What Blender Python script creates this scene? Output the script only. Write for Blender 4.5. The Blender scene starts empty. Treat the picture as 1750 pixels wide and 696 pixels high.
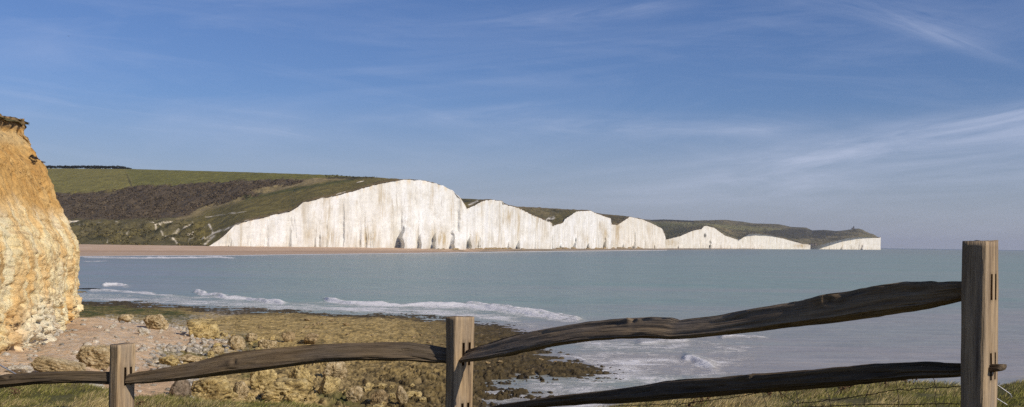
import bpy, bmesh, math, random
import numpy as np
from mathutils import Vector, Matrix

random.seed(7)
RNG = np.random.default_rng(11)
scene = bpy.context.scene
COL = scene.collection

# ------------------------------------------------------------------ camera model
F, CX, HOR, ROLL, EYE = 1800.0, 875.0, 414.6, 0.014, 10.0
CR, SR = math.cos(ROLL), math.sin(ROLL)


def ray(px, py):
    a = (np.asarray(px, float) - CX) / F
    b = -(np.asarray(py, float) - HOR) / F
    return a * CR - b * SR, a * SR + b * CR


def at(px, py, depth):
    x, z = ray(px, py)
    return np.stack([x * depth, np.broadcast_to(depth, x.shape) * 1.0, EYE + z * depth], -1)


def at1(px, py, depth):
    return Vector([float(c) for c in at(np.array(float(px)), np.array(float(py)), float(depth))])


def depth_for_z(px, py, zz):
    x, z = ray(px, py)
    return (zz - EYE) / z


def to_px(X, Y, Z):
    a, b = X / Y, (Z - EYE) / Y
    return CX + F * (a * CR + b * SR), HOR - F * (-a * SR + b * CR)


# ------------------------------------------------------------------ noise
_PERM = np.random.default_rng(5).permutation(4096).astype(np.int64)


def _h(ix, iy, iz):
    return _PERM[(_PERM[(_PERM[ix & 4095] + iy) & 4095] + iz) & 4095]


def vnoise(x, y, z=0.0):
    x, y, z = np.broadcast_arrays(np.asarray(x, float), np.asarray(y, float), np.asarray(z, float))
    ix, iy, iz = (np.floor(c).astype(np.int64) for c in (x, y, z))
    fx, fy, fz = x - ix, y - iy, z - iz
    u, v, w = (f * f * f * (f * (f * 6 - 15) + 10) for f in (fx, fy, fz))
    out = 0.0
    for dx in (0, 1):
        for dy in (0, 1):
            for dz in (0, 1):
                hh = _h(ix + dx, iy + dy, iz + dz)
                gx = ((hh & 15) / 7.5 - 1.0)
                gy = (((hh >> 4) & 15) / 7.5 - 1.0)
                gz = (((hh >> 8) & 15) / 7.5 - 1.0)
                g = gx * (fx - dx) + gy * (fy - dy) + gz * (fz - dz)
                out = out + g * (u if dx else 1 - u) * (v if dy else 1 - v) * (w if dz else 1 - w)
    return out


def fbm(x, y, z=0.0, oct=4, gain=0.5, lac=2.03):
    a, s = 1.0, 0.0
    for k in range(oct):
        s = s + a * vnoise(np.asarray(x) * lac ** k + 17.3 * k, np.asarray(y) * lac ** k - 9.1 * k, np.asarray(z) * lac ** k + 3.7 * k)
        a *= gain
    return s


def worley(x, y):
    """distance to nearest feature point, and second minus first"""
    x, y = np.asarray(x, float), np.asarray(y, float)
    ix, iy = np.floor(x).astype(np.int64), np.floor(y).astype(np.int64)
    d1 = np.full(x.shape, 9.0)
    d2 = np.full(x.shape, 9.0)
    idv = np.zeros(x.shape)
    for dx in (-1, 0, 1):
        for dy in (-1, 0, 1):
            hh = _h(ix + dx, iy + dy, np.int64(7))
            px = ix + dx + (hh & 63) / 63.0
            py = iy + dy + ((hh >> 6) & 63) / 63.0
            d = np.hypot(px - x, py - y)
            near = d < d1
            d2 = np.where(near, d1, np.minimum(d2, d))
            idv = np.where(near, hh / 4096.0, idv)
            d1 = np.where(near, d, d1)
    return d1, d2 - d1, idv


def sst(e0, e1, x):
    t = np.clip((np.asarray(x, float) - e0) / (e1 - e0), 0, 1)
    return t * t * (3 - 2 * t)


def curve(pts):
    xs = np.array([p[0] for p in pts], float)
    ys = np.array([p[1] for p in pts], float)
    return lambda x: np.interp(x, xs, ys)


def poly_sdf(x, y, poly, yscale=1.0):
    """signed distance, positive inside"""
    d = np.full(np.shape(x), 1e9)
    inside = np.zeros(np.shape(x), bool)
    n = len(poly)
    for i in range(n):
        x0, y0 = poly[i]
        x1, y1 = poly[(i + 1) % n]
        ax, ay = x1 - x0, (y1 - y0) * yscale
        bx, by = x - x0, (y - y0) * yscale
        t = np.clip((bx * ax + by * ay) / (ax * ax + ay * ay + 1e-9), 0, 1)
        d = np.minimum(d, np.hypot(bx - ax * t, by - ay * t))
        c = ((y0 > y) != (y1 > y)) & (x < (x1 - x0) * (y - y0) / ((y1 - y0) if y1 != y0 else 1e-9) + x0)
        inside ^= c
    return np.where(inside, d, -d)


def line_dist(x, y, pts, yscale=1.0):
    d = np.full(np.shape(x), 1e9)
    for (x0, y0), (x1, y1) in zip(pts[:-1], pts[1:]):
        ax, ay = x1 - x0, (y1 - y0) * yscale
        bx, by = x - x0, (y - y0) * yscale
        t = np.clip((bx * ax + by * ay) / (ax * ax + ay * ay + 1e-9), 0, 1)
        d = np.minimum(d, np.hypot(bx - ax * t, by - ay * t))
    return d


def mixc(c, target, w):
    w = np.asarray(w)[..., None]
    return c * (1 - w) + np.asarray(target, float) * w


# ------------------------------------------------------------------ mesh helpers
def build(name, verts, faces, mat, parent=None, col=None, smooth=True, attrs=None):
    """faces: an (n,4) or (n,3) int array, or a list of such arrays"""
    verts = np.asarray(verts, np.float32).reshape(-1, 3)
    fl = faces if isinstance(faces, list) else [faces]
    fl = [np.asarray(f, np.int32) for f in fl if len(f)]
    me = bpy.data.meshes.new(name)
    me.vertices.add(len(verts))
    me.vertices.foreach_set("co", verts.ravel())
    loops = np.concatenate([f.ravel() for f in fl])
    tot = np.concatenate([np.full(len(f), f.shape[1], np.int32) for f in fl])
    start = np.concatenate([[0], np.cumsum(tot)[:-1]]).astype(np.int32)
    me.loops.add(len(loops))
    me.loops.foreach_set("vertex_index", loops)
    me.polygons.add(len(tot))
    me.polygons.foreach_set("loop_start", start)
    me.polygons.foreach_set("loop_total", tot)
    if smooth:
        me.polygons.foreach_set("use_smooth", np.ones(len(tot), bool))
    if col is not None:
        a = me.color_attributes.new("Col", "FLOAT_COLOR", "POINT")
        c4 = np.ones((len(verts), 4), np.float32)
        c4[:, :3] = np.asarray(col, np.float32).reshape(-1, 3)
        a.data.foreach_set("color", c4.ravel())
    for k, v in (attrs or {}).items():
        v = np.asarray(v, np.float32)
        if v.ndim == 2 and v.shape[1] == 3:
            a = me.attributes.new(k, "FLOAT_VECTOR", "POINT")
            a.data.foreach_set("vector", v.ravel())
        else:
            a = me.attributes.new(k, "FLOAT", "POINT")
            a.data.foreach_set("value", np.ascontiguousarray(v).ravel())
    me.update(calc_edges=True)
    me.validate()
    if mat:
        me.materials.append(mat)
    o = bpy.data.objects.new(name, me)
    COL.objects.link(o)
    if parent:
        o.parent = parent
    return o


def grid_faces(nr, nc, flip=False):
    i = np.arange(nr * nc).reshape(nr, nc)
    q = np.stack([i[:-1, :-1], i[:-1, 1:], i[1:, 1:], i[1:, :-1]], -1).reshape(-1, 4)
    return q[:, ::-1].copy() if flip else q


def tag(o, label=None, cat=None, group=None, kind=None):
    if label:
        o["label"] = label
    if cat:
        o["category"] = cat
    if group:
        o["group"] = group
    if kind:
        o["kind"] = kind
    return o


def empty(name, loc):
    o = bpy.data.objects.new(name, None)
    o.empty_display_size = 0.2
    o.location = loc
    COL.objects.link(o)
    return o


def recenter(o):
    """put a mesh object's origin at its base centre"""
    me = o.data
    n = len(me.vertices)
    co = np.empty(n * 3, np.float32)
    me.vertices.foreach_get("co", co)
    co = co.reshape(-1, 3)
    c = np.array([(co[:, 0].min() + co[:, 0].max()) / 2, (co[:, 1].min() + co[:, 1].max()) / 2, co[:, 2].min()])
    me.vertices.foreach_set("co", (co - c).ravel().astype(np.float32))
    me.update()
    o.location = Vector([float(v) for v in c])
    return o


# ------------------------------------------------------------------ materials
class NB:
    def __init__(self, name):
        self.m = bpy.data.materials.new(name)
        self.m.use_nodes = True
        self.t = self.m.node_tree
        self.t.nodes.clear()
        self.out = self.n("ShaderNodeOutputMaterial")

    def n(self, typ, **kw):
        nd = self.t.nodes.new(typ)
        for k, v in kw.items():
            setattr(nd, k, v)
        return nd

    def l(self, a, b):
        self.t.links.new(a, b)

    def sock(self, s, v):
        if hasattr(v, "is_output"):
            self.l(v, s)
        else:
            s.default_value = v

    def math(self, op, a, b=0.0, c=0.0, clamp=False):
        nd = self.n("ShaderNodeMath", operation=op)
        nd.use_clamp = clamp
        for i, v in enumerate((a, b, c)):
            self.sock(nd.inputs[i], v)
        return nd.outputs[0]

    def mix(self, f, a, b, blend="MIX"):
        nd = self.n("ShaderNodeMix", data_type="RGBA", blend_type=blend)
        self.sock(nd.inputs[0], f)
        for i, v in ((6, a), (7, b)):
            if not hasattr(v, "is_output") and len(v) == 3:
                v = (*v, 1)
            self.sock(nd.inputs[i], v)
        return nd.outputs[2]

    def noise(self, vec, scale, detail=4, rough=0.55, dist=0.0):
        nd = self.n("ShaderNodeTexNoise")
        if vec is not None:
            self.l(vec, nd.inputs["Vector"])
        nd.inputs["Scale"].default_value = scale
        nd.inputs["Detail"].default_value = detail
        nd.inputs["Roughness"].default_value = rough
        nd.inputs["Distortion"].default_value = dist
        return nd.outputs["Fac"]

    def map(self, vec, scale=(1, 1, 1), rot=(0, 0, 0), loc=(0, 0, 0)):
        nd = self.n("ShaderNodeMapping")
        self.l(vec, nd.inputs["Vector"])
        nd.inputs["Scale"].default_value = scale
        nd.inputs["Rotation"].default_value = rot
        nd.inputs["Location"].default_value = loc
        return nd.outputs[0]

    def ramp(self, f, a, b, lo=0.0, hi=1.0):
        nd = self.n("ShaderNodeMapRange")
        nd.clamp = True
        self.sock(nd.inputs["Value"], f)
        nd.inputs["From Min"].default_value = a
        nd.inputs["From Max"].default_value = b
        nd.inputs["To Min"].default_value = lo
        nd.inputs["To Max"].default_value = hi
        return nd.outputs[0]

    def bump(self, h, strength, dist):
        nd = self.n("ShaderNodeBump")
        nd.inputs["Strength"].default_value = strength
        nd.inputs["Distance"].default_value = dist
        self.l(h, nd.inputs["Height"])
        return nd.outputs[0]

    def bsdf(self, color, rough=0.9, normal=None, spec=0.3):
        p = self.n("ShaderNodeBsdfPrincipled")
        self.sock(p.inputs["Base Color"], (*color, 1) if isinstance(color, tuple) and len(color) == 3 else color)
        self.sock(p.inputs["Roughness"], rough)
        p.inputs["Specular IOR Level"].default_value = spec
        if normal is not None:
            self.l(normal, p.inputs["Normal"])
        self.l(p.outputs[0], self.out.inputs[0])
        return p

    def pos(self):
        return self.n("ShaderNodeNewGeometry").outputs["Position"]

    def obj(self):
        return self.n("ShaderNodeTexCoord").outputs["Object"]

    def attr(self, name):
        return self.n("ShaderNodeAttribute", attribute_name=name)


def mat_vcol(name, nscale, amt, bscale, bdist, rough=0.95, bstr=1.0, stretch=(1, 1, 1), spec=0.2, use_pos=True):
    """vertex colour broken up by two noises, with a bump"""
    b = NB(name)
    base = b.attr("Col").outputs["Color"]
    v = b.map(b.pos() if use_pos else b.obj(), stretch)
    n1 = b.noise(v, nscale, 6, 0.65)
    n2 = b.noise(v, nscale * 5.3, 4, 0.6)
    f = b.math("MULTIPLY", b.ramp(n1, 0.3, 0.7, 1 - amt, 1 + amt), b.ramp(n2, 0.3, 0.7, 1 - amt * 0.7, 1 + amt * 0.7))
    c = b.n("ShaderNodeVectorMath", operation="SCALE")
    b.l(base, c.inputs[0])
    b.l(f, c.inputs["Scale"])
    h = b.noise(v, bscale, 8, 0.7)
    b.bsdf(c.outputs[0], rough, b.bump(h, bstr, bdist), spec)
    return b.m


M_chalk = mat_vcol("chalk", 0.25, 0.05, 0.35, 1.2, stretch=(1, 1, 0.18))
M_near = mat_vcol("weathered_chalk", 1.2, 0.17, 2.2, 0.30, stretch=(1, 1, 1.7))
M_hill = mat_vcol("downland", 0.06, 0.30, 0.12, 2.5)
M_shore = mat_vcol("foreshore", 1.3, 0.3, 2.2, 0.2)
M_beach = mat_vcol("shingle", 0.25, 0.1, 1.5, 0.08)
M_rock = mat_vcol("boulder", 1.6, 0.27, 3.6, 0.30, use_pos=True)
M_leaf = mat_vcol("scrub", 0.3, 0.3, 0.6, 0.3)
M_turf = mat_vcol("turf", 2.0, 0.3, 9.0, 0.03)
M_plain = mat_vcol("painted", 1.0, 0.04, 3.0, 0.01, rough=0.7)


def mat_grass():
    b = NB("grass_blade")
    c = b.attr("Col").outputs["Color"]
    d = b.n("ShaderNodeBsdfDiffuse")
    t = b.n("ShaderNodeBsdfTranslucent")
    b.l(c, d.inputs[0])
    b.l(c, t.inputs[0])
    mx = b.n("ShaderNodeMixShader")
    mx.inputs[0].default_value = 0.35
    b.l(d.outputs[0], mx.inputs[1])
    b.l(t.outputs[0], mx.inputs[2])
    b.l(mx.outputs[0], b.out.inputs[0])
    return b.m


M_grass = mat_grass()


def mat_wood():
    b = NB("weathered_oak")
    g = b.attr("grain").outputs["Vector"]
    v1 = b.map(g, (2.2, 38, 38))
    v2 = b.map(g, (5.0, 150, 150))
    v3 = b.map(g, (1.4, 5, 5))
    n1 = b.noise(v1, 1.0, 6, 0.6, 0.4)
    n2 = b.noise(v2, 1.0, 4, 0.6, 0.2)
    n3 = b.noise(v3, 1.0, 5, 0.6, 0.8)
    c = b.mix(b.ramp(n1, 0.32, 0.68), (0.105, 0.072, 0.044), (0.36, 0.262, 0.15))
    c = b.mix(b.ramp(n3, 0.42, 0.72, 0, 0.65), c, (0.20, 0.175, 0.145))
    c = b.mix(b.ramp(n3, 0.2, 0.42, 0.5, 0.0), c, (0.16, 0.105, 0.06))
    crack = b.ramp(n2, 0.30, 0.42, 0.75, 0.0)
    c = b.mix(crack, c, (0.035, 0.027, 0.02))
    tone = b.attr("tone").outputs["Fac"]
    sc = b.n("ShaderNodeVectorMath", operation="SCALE")
    b.l(c, sc.inputs[0])
    b.l(tone, sc.inputs["Scale"])
    h = b.math("ADD", b.math("MULTIPLY", n1, 0.8), b.math("MULTIPLY", n2, 0.5))
    b.bsdf(sc.outputs[0], 0.85, b.bump(h, 1.0, 0.016), 0.25)
    return b.m


M_wood = mat_wood()


def mat_simple(name, color, rough=0.6, metal=0.0):
    b = NB(name)
    n = b.noise(b.obj(), 30, 4, 0.6)
    c = b.mix(b.ramp(n, 0.3, 0.7), tuple(0.75 * k for k in color), tuple(min(1, 1.2 * k) for k in color))
    p = b.bsdf(c, rough)
    p.inputs["Metallic"].default_value = metal
    return b.m


M_wire = mat_simple("rusty_wire", (0.06, 0.045, 0.035), 0.6, 0.3)
M_steel = mat_simple("galvanised_wire", (0.42, 0.42, 0.43), 0.4, 0.6)


def mat_water():
    b = NB("sea_water")
    foam = b.attr("foam").outputs["Fac"]
    base = b.attr("Col").outputs["Color"]
    p = b.pos()
    # long streaks of silt, lying along the swell
    st = b.noise(b.map(p, (0.012, 0.05, 1), (0, 0, 0.25)), 1.0, 6, 0.6, 0.6)
    base = b.mix(b.ramp(st, 0.35, 0.7, 0.0, 0.5), base, (0.33, 0.30, 0.27))
    st2 = b.noise(b.map(p, (0.006, 0.028, 1), (0, 0, 0.1), (3, 7, 0)), 1.0, 7, 0.65, 0.8)
    base = b.mix(b.ramp(st2, 0.42, 0.68, 0.0, 0.55), base, (0.19, 0.30, 0.225))
    lace = b.noise(b.map(p, (0.9, 1.2, 1)), 1.0, 8, 0.72, 0.9)
    lace2 = b.noise(b.map(p, (0.22, 0.3, 1)), 1.0, 6, 0.65, 0.5)
    tt = b.math("ADD", b.math("MULTIPLY", lace, 0.6), b.math("MULTIPLY", lace2, 0.5))
    fine = b.noise(b.map(p, (0.10, 0.55, 1), (0, 0, 0.12)), 1.0, 7, 0.7, 0.4)
    sc0 = b.n("ShaderNodeVectorMath", operation="SCALE")
    b.l(base, sc0.inputs[0])
    b.l(b.ramp(fine, 0.3, 0.7, 0.82, 1.18), sc0.inputs["Scale"])  # light and dark of fine ripples painted into the water colour
    base = sc0.outputs[0]
    thr = b.math("SUBTRACT", b.math("ADD", foam, b.math("MULTIPLY", b.math("SUBTRACT", tt, 0.55), 2.6)), 0.42)
    ff = b.math("MULTIPLY", b.ramp(thr, -0.12, 0.35), b.ramp(foam, 0.02, 0.15))
    col = b.mix(ff, base, (0.74, 0.74, 0.75))
    rough = b.ramp(ff, 0, 1, 0.22, 0.9)
    w1 = b.noise(b.map(p, (0.55, 1.3, 1), (0, 0, 0.2)), 1.0, 5, 0.6, 0.3)
    w2 = b.noise(b.map(p, (0.07, 0.2, 1), (0, 0, 0.15)), 1.0, 4, 0.55, 0.2)
    h = b.math("ADD", b.math("MULTIPLY", w1, 0.35), b.math("MULTIPLY", w2, 1.2))
    h = b.math("ADD", h, b.math("MULTIPLY", ff, b.math("MULTIPLY", lace, 0.5)))
    nrm = b.bump(h, 0.55, 0.8)
    df = b.n("ShaderNodeBsdfDiffuse")
    b.l(col, df.inputs["Color"])
    b.l(nrm, df.inputs["Normal"])
    gl = b.n("ShaderNodeBsdfGlossy")
    gl.inputs["Color"].default_value = (1, 1, 1, 1)
    b.l(rough, gl.inputs["Roughness"])
    b.l(nrm, gl.inputs["Normal"])
    fr = b.n("ShaderNodeFresnel")
    fr.inputs["IOR"].default_value = 1.33
    b.l(nrm, fr.inputs["Normal"])
    fac = b.math("MULTIPLY", b.math("MINIMUM", b.math("MULTIPLY", fr.outputs[0], 0.8), 0.34), b.ramp(ff, 0, 1, 1, 0.05))
    mx = b.n("ShaderNodeMixShader")
    b.l(fac, mx.inputs[0])
    b.l(df.outputs[0], mx.inputs[1])
    b.l(gl.outputs[0], mx.inputs[2])
    b.l(mx.outputs[0], b.out.inputs[0])
    return b.m


M_water = mat_water()

# ------------------------------------------------------------------ sun direction (to the sun)
SUN_AZ = (0.775, -0.632)
SUN_EL = math.radians(32)
_s = math.hypot(*SUN_AZ)
SUN = Vector((SUN_AZ[0] / _s * math.cos(SUN_EL), SUN_AZ[1] / _s * math.cos(SUN_EL), math.sin(SUN_EL)))

# ------------------------------------------------------------------ far coast: tables read off the survey of the bay
TOP = [(355, 421), (360, 419), (376, 408.6), (401, 385.5), (417, 379), (458, 370), (499, 360), (517, 347), (545, 340), (576, 334.5), (597, 329),
       (623, 321), (653, 313), (692, 307), (718, 308), (743, 313), (760, 320), (772, 326), (780, 333), (787, 340), (793, 349), (797, 357.5), (811, 351), (825, 343.5), (838, 341.7),
       (858, 344), (860, 349.5), (884, 355.4), (907, 367), (930, 376), (942.6, 381), (944, 387), (962, 380.6), (965, 375), (985, 361.5),
       (1009, 360.5), (1017, 364.6), (1043, 373.7), (1045, 384), (1054.6, 385), (1065, 378), (1076, 370.7), (1099, 376), (1122, 386),
       (1131, 391), (1136, 400), (1138, 410), (1162, 404), (1184, 394.5), (1198, 392), (1203, 387), (1208, 386.5), (1220, 389.6), (1239, 403), (1261, 410),
       (1268, 407.6), (1280, 399.6), (1297, 398.7), (1321, 402.8), (1352, 412), (1371, 417), (1385, 418.5), (1402, 419), (1424, 413),
       (1448, 407), (1470, 405), (1489, 406), (1501, 407), (1504.5, 405.7), (1506, 406)]
f_top = curve(TOP)
f_base_z = curve([(340, 3.6), (690, 2.8), (800, 1.8), (945, 1.6), (1138, 1.2), (1506, 0.6)])
SISTERS = [
    (355, 797, 860, 1160, "tallest white chalk cliff, nearest of the headlands, rising from the shingle beach", 0),
    (797, 944, 1230, 1490, "chalk cliff with a brown stained hollow near its crest, just right of the tallest cliff", 1),
    (944, 1044, 1560, 1850, "flat-crested white chalk cliff between the brown stained one and a dipping saddle", 2),
    (1044, 1137, 1960, 2300, "rounded chalk cliff with rusty staining in the gully at its left end", 3),
    (1137, 1261, 2550, 3080, "lower peaked chalk cliff in front of the far dark hills, with a dark cave mouth", 4),
    (1261, 1385, 3180, 3950, "low smooth rounded chalk cliff sloping right down to the seaside gap", 5),
    (1385, 1505, 4200, 5000, "farthest chalk headland, ending in a sheer drop below the lighthouse", 6),
]
f_dep = curve(sum([[(a + (0.01 if i else 0), d0), (b, d1)] for i, (a, b, d0, d1, _, _) in enumerate(SISTERS)], []))

BUTTRESS = [  # px of crest, width px, reach m, height fraction
    (690, 20, 26, 0.36), (720, 16, 18, 0.26), (745, 18, 22, 0.30), (776, 20, 26, 0.42), (805, 14, 30, 0.4),
    (700, 40, 10, 0.7), (560, 30, 6, 0.6), (640, 36, 7, 0.5),
    (822, 18, 22, 0.3), (890, 16, 26, 0.35), (870, 10, 16, 0.25), (962, 10, 26, 0.3), (985, 12, 30, 0.35), (1008, 10, 24, 0.25), (1036, 12, 36, 0.4),
    (1066, 10, 34, 0.3), (1085, 12, 30, 0.28), (1122, 8, 24, 0.3), (1160, 8, 24, 0.4), (1216, 10, 40, 0.5), (1250, 8, 20, 0.4),
    (1290, 10, 30, 0.3), (1440, 8, 40, 0.5), (1475, 8, 40, 0.5)]


def make_cliff(i):
    a, b, d0, d1, label, seed = SISTERS[i]
    step = 0.7 if i < 2 else 0.5
    px = np.linspace(a, b, int((b - a) / step) + 1)
    dep = d0 + (d1 - d0) * (px - a) / (b - a)
    gap = (SISTERS[i + 1][2] + 60 - d1) if i + 1 < len(SISTERS) else 500
    nx = 10
    ext = np.linspace(1, nx, nx) / nx
    px = np.concatenate([px, b - ext * 1.5])
    dep = np.concatenate([dep, d1 + gap * ext])
    yt = f_top(np.minimum(px, b))
    yt[-nx:] = f_top(b)
    if i == 6:
        yt[-nx:] = 405.7
    nr = 90 if i == 0 else 60
    t = np.linspace(0, 1, nr)[:, None]
    zb = f_base_z(px) - 2.5
    zt = at(px, yt, dep)[:, 2]
    zt = np.maximum(zt, zb + 1.0)
    s = np.cumsum(np.concatenate([[0], np.hypot(np.diff(px / F * dep), np.diff(dep))]))
    Z = zb + (zt - zb) * t
    S = np.broadcast_to(s, Z.shape)
    PX = np.broadcast_to(px, Z.shape)
    T = np.broadcast_to(t, Z.shape)
    sc = 1.0 + 0.00025 * (dep[0] - 850)
    warp = S + 3 * fbm(S / 30 + seed * 9, Z / 25, seed, 3)
    fl = fbm(warp / 26, Z / 260, seed * 3.1, 3) * 11 + (1 - np.abs(fbm(warp / 13, Z / 130, seed * 3.1 + 5, 3)) * 2) * 1.7 * (0.4 + sst(-0.2, 0.3, fbm(S / 45, Z / 70, 36 + seed, 2)))
    fine = fbm(S / 7, Z / 30, seed, 4) * 2.0 + fbm(S / 4, Z / 4, seed + 4, 3) * 0.7
    env = 0.30 + 0.70 * (1 - T) ** 0.7
    off = (fl * env + fine * (0.35 + 0.65 * (1 - T))) * sc ** 0.5
    off -= 9 * (1 - T) ** 2.2 * (zt - zb) / 60          # batter: foot stands forward
    for c, w, r, hf in BUTTRESS:
        if a - 5 <= c <= b + 5:
            u = (PX - c) / w + 0.25 * fbm(Z / 9, c, 0, 2)
            prof = np.where(u < 0, np.clip(1 + u * 2.6, 0, 1), np.clip(1 - u * 0.8, 0, 1))
            hh = np.clip(1 - T / (hf * (0.6 + 0.4 * prof)), 0, 1)
            off -= r * prof * hh ** 0.8
    off *= np.clip((zt - zb) / 12, 0.0, 1)
    fade_edge = np.ones_like(px)
    fade_edge[-nx:] = 0.3
    D = dep + off * fade_edge
    X, _ = ray(PX, 415.0)
    lip = fbm(s / 9, 3.3, seed, 3) * 1.1 * np.clip((zt - zb) / 20, 0, 1)
    Zj = Z + lip * T ** 4
    V = np.stack([X * D, D, Zj], -1)
    # colour: white chalk, vertical run-off streaks, stained foot
    c = np.ones(Z.shape + (3,)) * np.array([0.745, 0.71, 0.635])
    diag = warp + Z * 0.35 * vnoise(S / 60, seed, 2.0)
    gate = sst(-0.25, 0.35, fbm(S / 55, Z / 60, 33 + seed, 3))
    str1 = fbm(diag / 12, Z / 90, 20 + seed, 4) - 0.25 * (1 - gate)
    str2 = fbm(diag / 3.6, Z / 30, 40 + seed, 4) - 0.30 * (1 - gate)
    grain_ = fbm(S / 2.5, Z / 3.0, 44 + seed, 3)
    c = mixc(c, (0.53, 0.46, 0.345), np.clip(sst(0.08, 0.55, str1) * 0.85, 0, 1))
    c = mixc(c, (0.42, 0.35, 0.25), sst(0.12, 0.55, str2 + 0.25 * fbm(S / 40, Z / 14, 3, 3)) * 0.6)
    c = mixc(c, (0.80, 0.78, 0.735), sst(0.05, 0.4, -str1) * 0.6)
    c = c * (1 + 0.10 * grain_[..., None] + 0.10 * fbm(S / 8, Z / 5, 47 + seed, 3)[..., None])
    bedl = np.abs(((Z + 0.02 * S + 1.5 * fbm(S / 40, 0, 57, 2)) / 4.6) % 1.0 - 0.5)
    c = mixc(c, (0.50, 0.46, 0.39), sst(0.10, 0.02, bedl) * sst(-0.05, 0.35, fbm(S / 25, Z / 8, 58 + seed, 3)) * 0.38)
    blot = fbm(S / 22, Z / 16, 59 + seed, 4)
    c = mixc(c, (0.83, 0.81, 0.77), sst(0.1, 0.5, blot) * 0.55)
    c = mixc(c, (0.60, 0.555, 0.47), sst(0.1, 0.5, -blot) * 0.55)
    foot = sst(0.34, 0.02, T + 0.25 * fbm(warp / 12, Z / 50, 60, 3))
    c = mixc(c, (0.56, 0.49, 0.38), foot * 0.7 * sst(-0.2, 0.4, fbm(warp / 15, Z / 90, 63, 3) + 0.1))
    c = mixc(c, (0.70, 0.57, 0.38), sst(0.90, 1.0, T) * sst(-0.1, 0.4, fbm(S / 10, 0, 70, 3)) * 0.7)
    stains_and_cave = {0: [(652, 345, 9, 30, .5), (556, 368, 7, 45, .35), (627, 407, 9, 14, .75), (567, 405, 8, 14, .7), (755, 408, 9, 14, 1.0), (700, 345, 4, 40, .3), (737, 335, 5, 24, .5), (772, 352, 4, 30, .6), (530, 400, 9, 12, .5), (740, 400, 8, 16, .5), (640, 395, 5, 25, .5), (672, 400, 5, 30, .4)],
              1: [(869, 369, 5, 12, 1.2), (886, 378, 3, 26, .7), (815, 408, 5, 12, .7), (819, 366, 6, 6, .3), (930, 392, 8, 20, .4)],
              2: [(1027, 388, 5, 8, .6), (1034, 405, 4, 20, .8), (1000, 408, 6, 12, .5)],
              3: [(1055, 400, 4, 18, 1.0), (1056, 388, 6, 4, .8), (1110, 390, 8, 10, .3)],
              4: [(1145, 415, 14, 8, .7), (1204.5, 402.5, 1.6, 2.6, 3.0)], 5: [(1371, 420, 14, 4, 1.0)], 6: [(1392, 421, 16, 4, .9), (1440, 415, 3, 8, .4)]}
    PY = to_px(V[..., 0], V[..., 1], V[..., 2])[1]
    for (sx, sy, rx, ry, w) in stains_and_cave.get(i, []):
        g = np.exp(-((PX - sx) / rx) ** 2 - ((PY - sy) / ry) ** 2)
        ww = np.clip(g * w * (0.75 + 1.6 * fbm(warp / 2.5, Z / 20, 80 + sx, 4)), 0, 0.9)
        c = mixc(c, (0.06, 0.055, 0.045) if w > 2 else (0.46, 0.35, 0.19), ww)  # strongest spot paints a cave mouth's shade; the rest are stains
    c = c * np.array([0.94, 0.985, 1.05])
    if i >= 3:
        c *= np.array([0.98, 0.95, 0.90])
    wet = sst(0.05, 0.0, T)
    c = mixc(c, (0.20, 0.18, 0.12), wet * 0.6 if i else wet * 0.2)
    # close the block behind
    back1 = V[-1].copy()
    back1[:, 1] += 30
    back1[:, 0] *= (back1[:, 1] / V[-1][:, 1])
    back1[:, 2] -= 4
    back2 = back1.copy()
    back2[:, 2] = zb
    V = np.concatenate([V, back1[None], back2[None]])
    c = np.concatenate([c, c[-1:], c[-1:]])
    o = build("chalk_cliff", V, grid_faces(V.shape[0], V.shape[1]), M_chalk, col=c)
    recenter(o)
    tag(o, label, "cliff", "chalk headlands along the bay")
    return o


for i in range(len(SISTERS)):
    make_cliff(i)


# ------------------------------------------------------------------ hills
def hill(px0, px1, step, front, sky, depthf, depthk, colour, rough, nt=110, back=500, seed=0, power=1.5):
    px = np.arange(px0, px1 + step * 0.5, step)
    yf, ys = front(px), sky(px)
    ys = np.minimum(ys, yf)
    df, dk = depthf(px), depthk(px)
    t = np.linspace(0, 1, nt)[:, None]
    kk = max(3, int(44 / step)) | 1
    pad = np.pad(yf, kk // 2, mode="edge")
    yfs = np.convolve(pad, np.ones(kk) / kk, "valid")
    prof_ = 1 - (1 - t) ** power
    y = yfs + (ys - yfs) * prof_ + (yf - yfs) * np.exp(-t * 14) * (1 - t)
    d = df + (dk - df) * t
    PX = np.broadcast_to(px, y.shape)
    V = at(PX, y, d)
    amp = rough(PX, y) * sst(0, 0.05, t) * (1 - 0.7 * sst(0.9, 1, t))
    V[..., 2] += amp * (fbm(V[..., 0] / 14, V[..., 1] / 20, seed, 4) + 0.12)
    c = colour(PX, y, V)
    # far side falls away
    bk = []
    for k, (u, fz) in enumerate(((0.15, 0.97), (0.5, 0.75), (1.0, 0.0))):
        r = V[-1].copy()
        sc_ = (r[:, 1] + back * u) / r[:, 1]
        r[:, 0] *= sc_
        r[:, 1] *= sc_
        r[:, 2] = np.minimum(r[:, 2] * fz, r[:, 2] - 3 * u) - (2 if fz == 0 else 0)
        bk.append(r)
    V = np.concatenate([V, np.array(bk)])
    c = np.concatenate([c, np.repeat(c[-1:], 3, 0)])
    o = build("hill", V, grid_faces(V.shape[0], V.shape[1]), M_hill, col=c)
    recenter(o)
    tag(o, kind="structure")
    return o, V[:nt]


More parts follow.
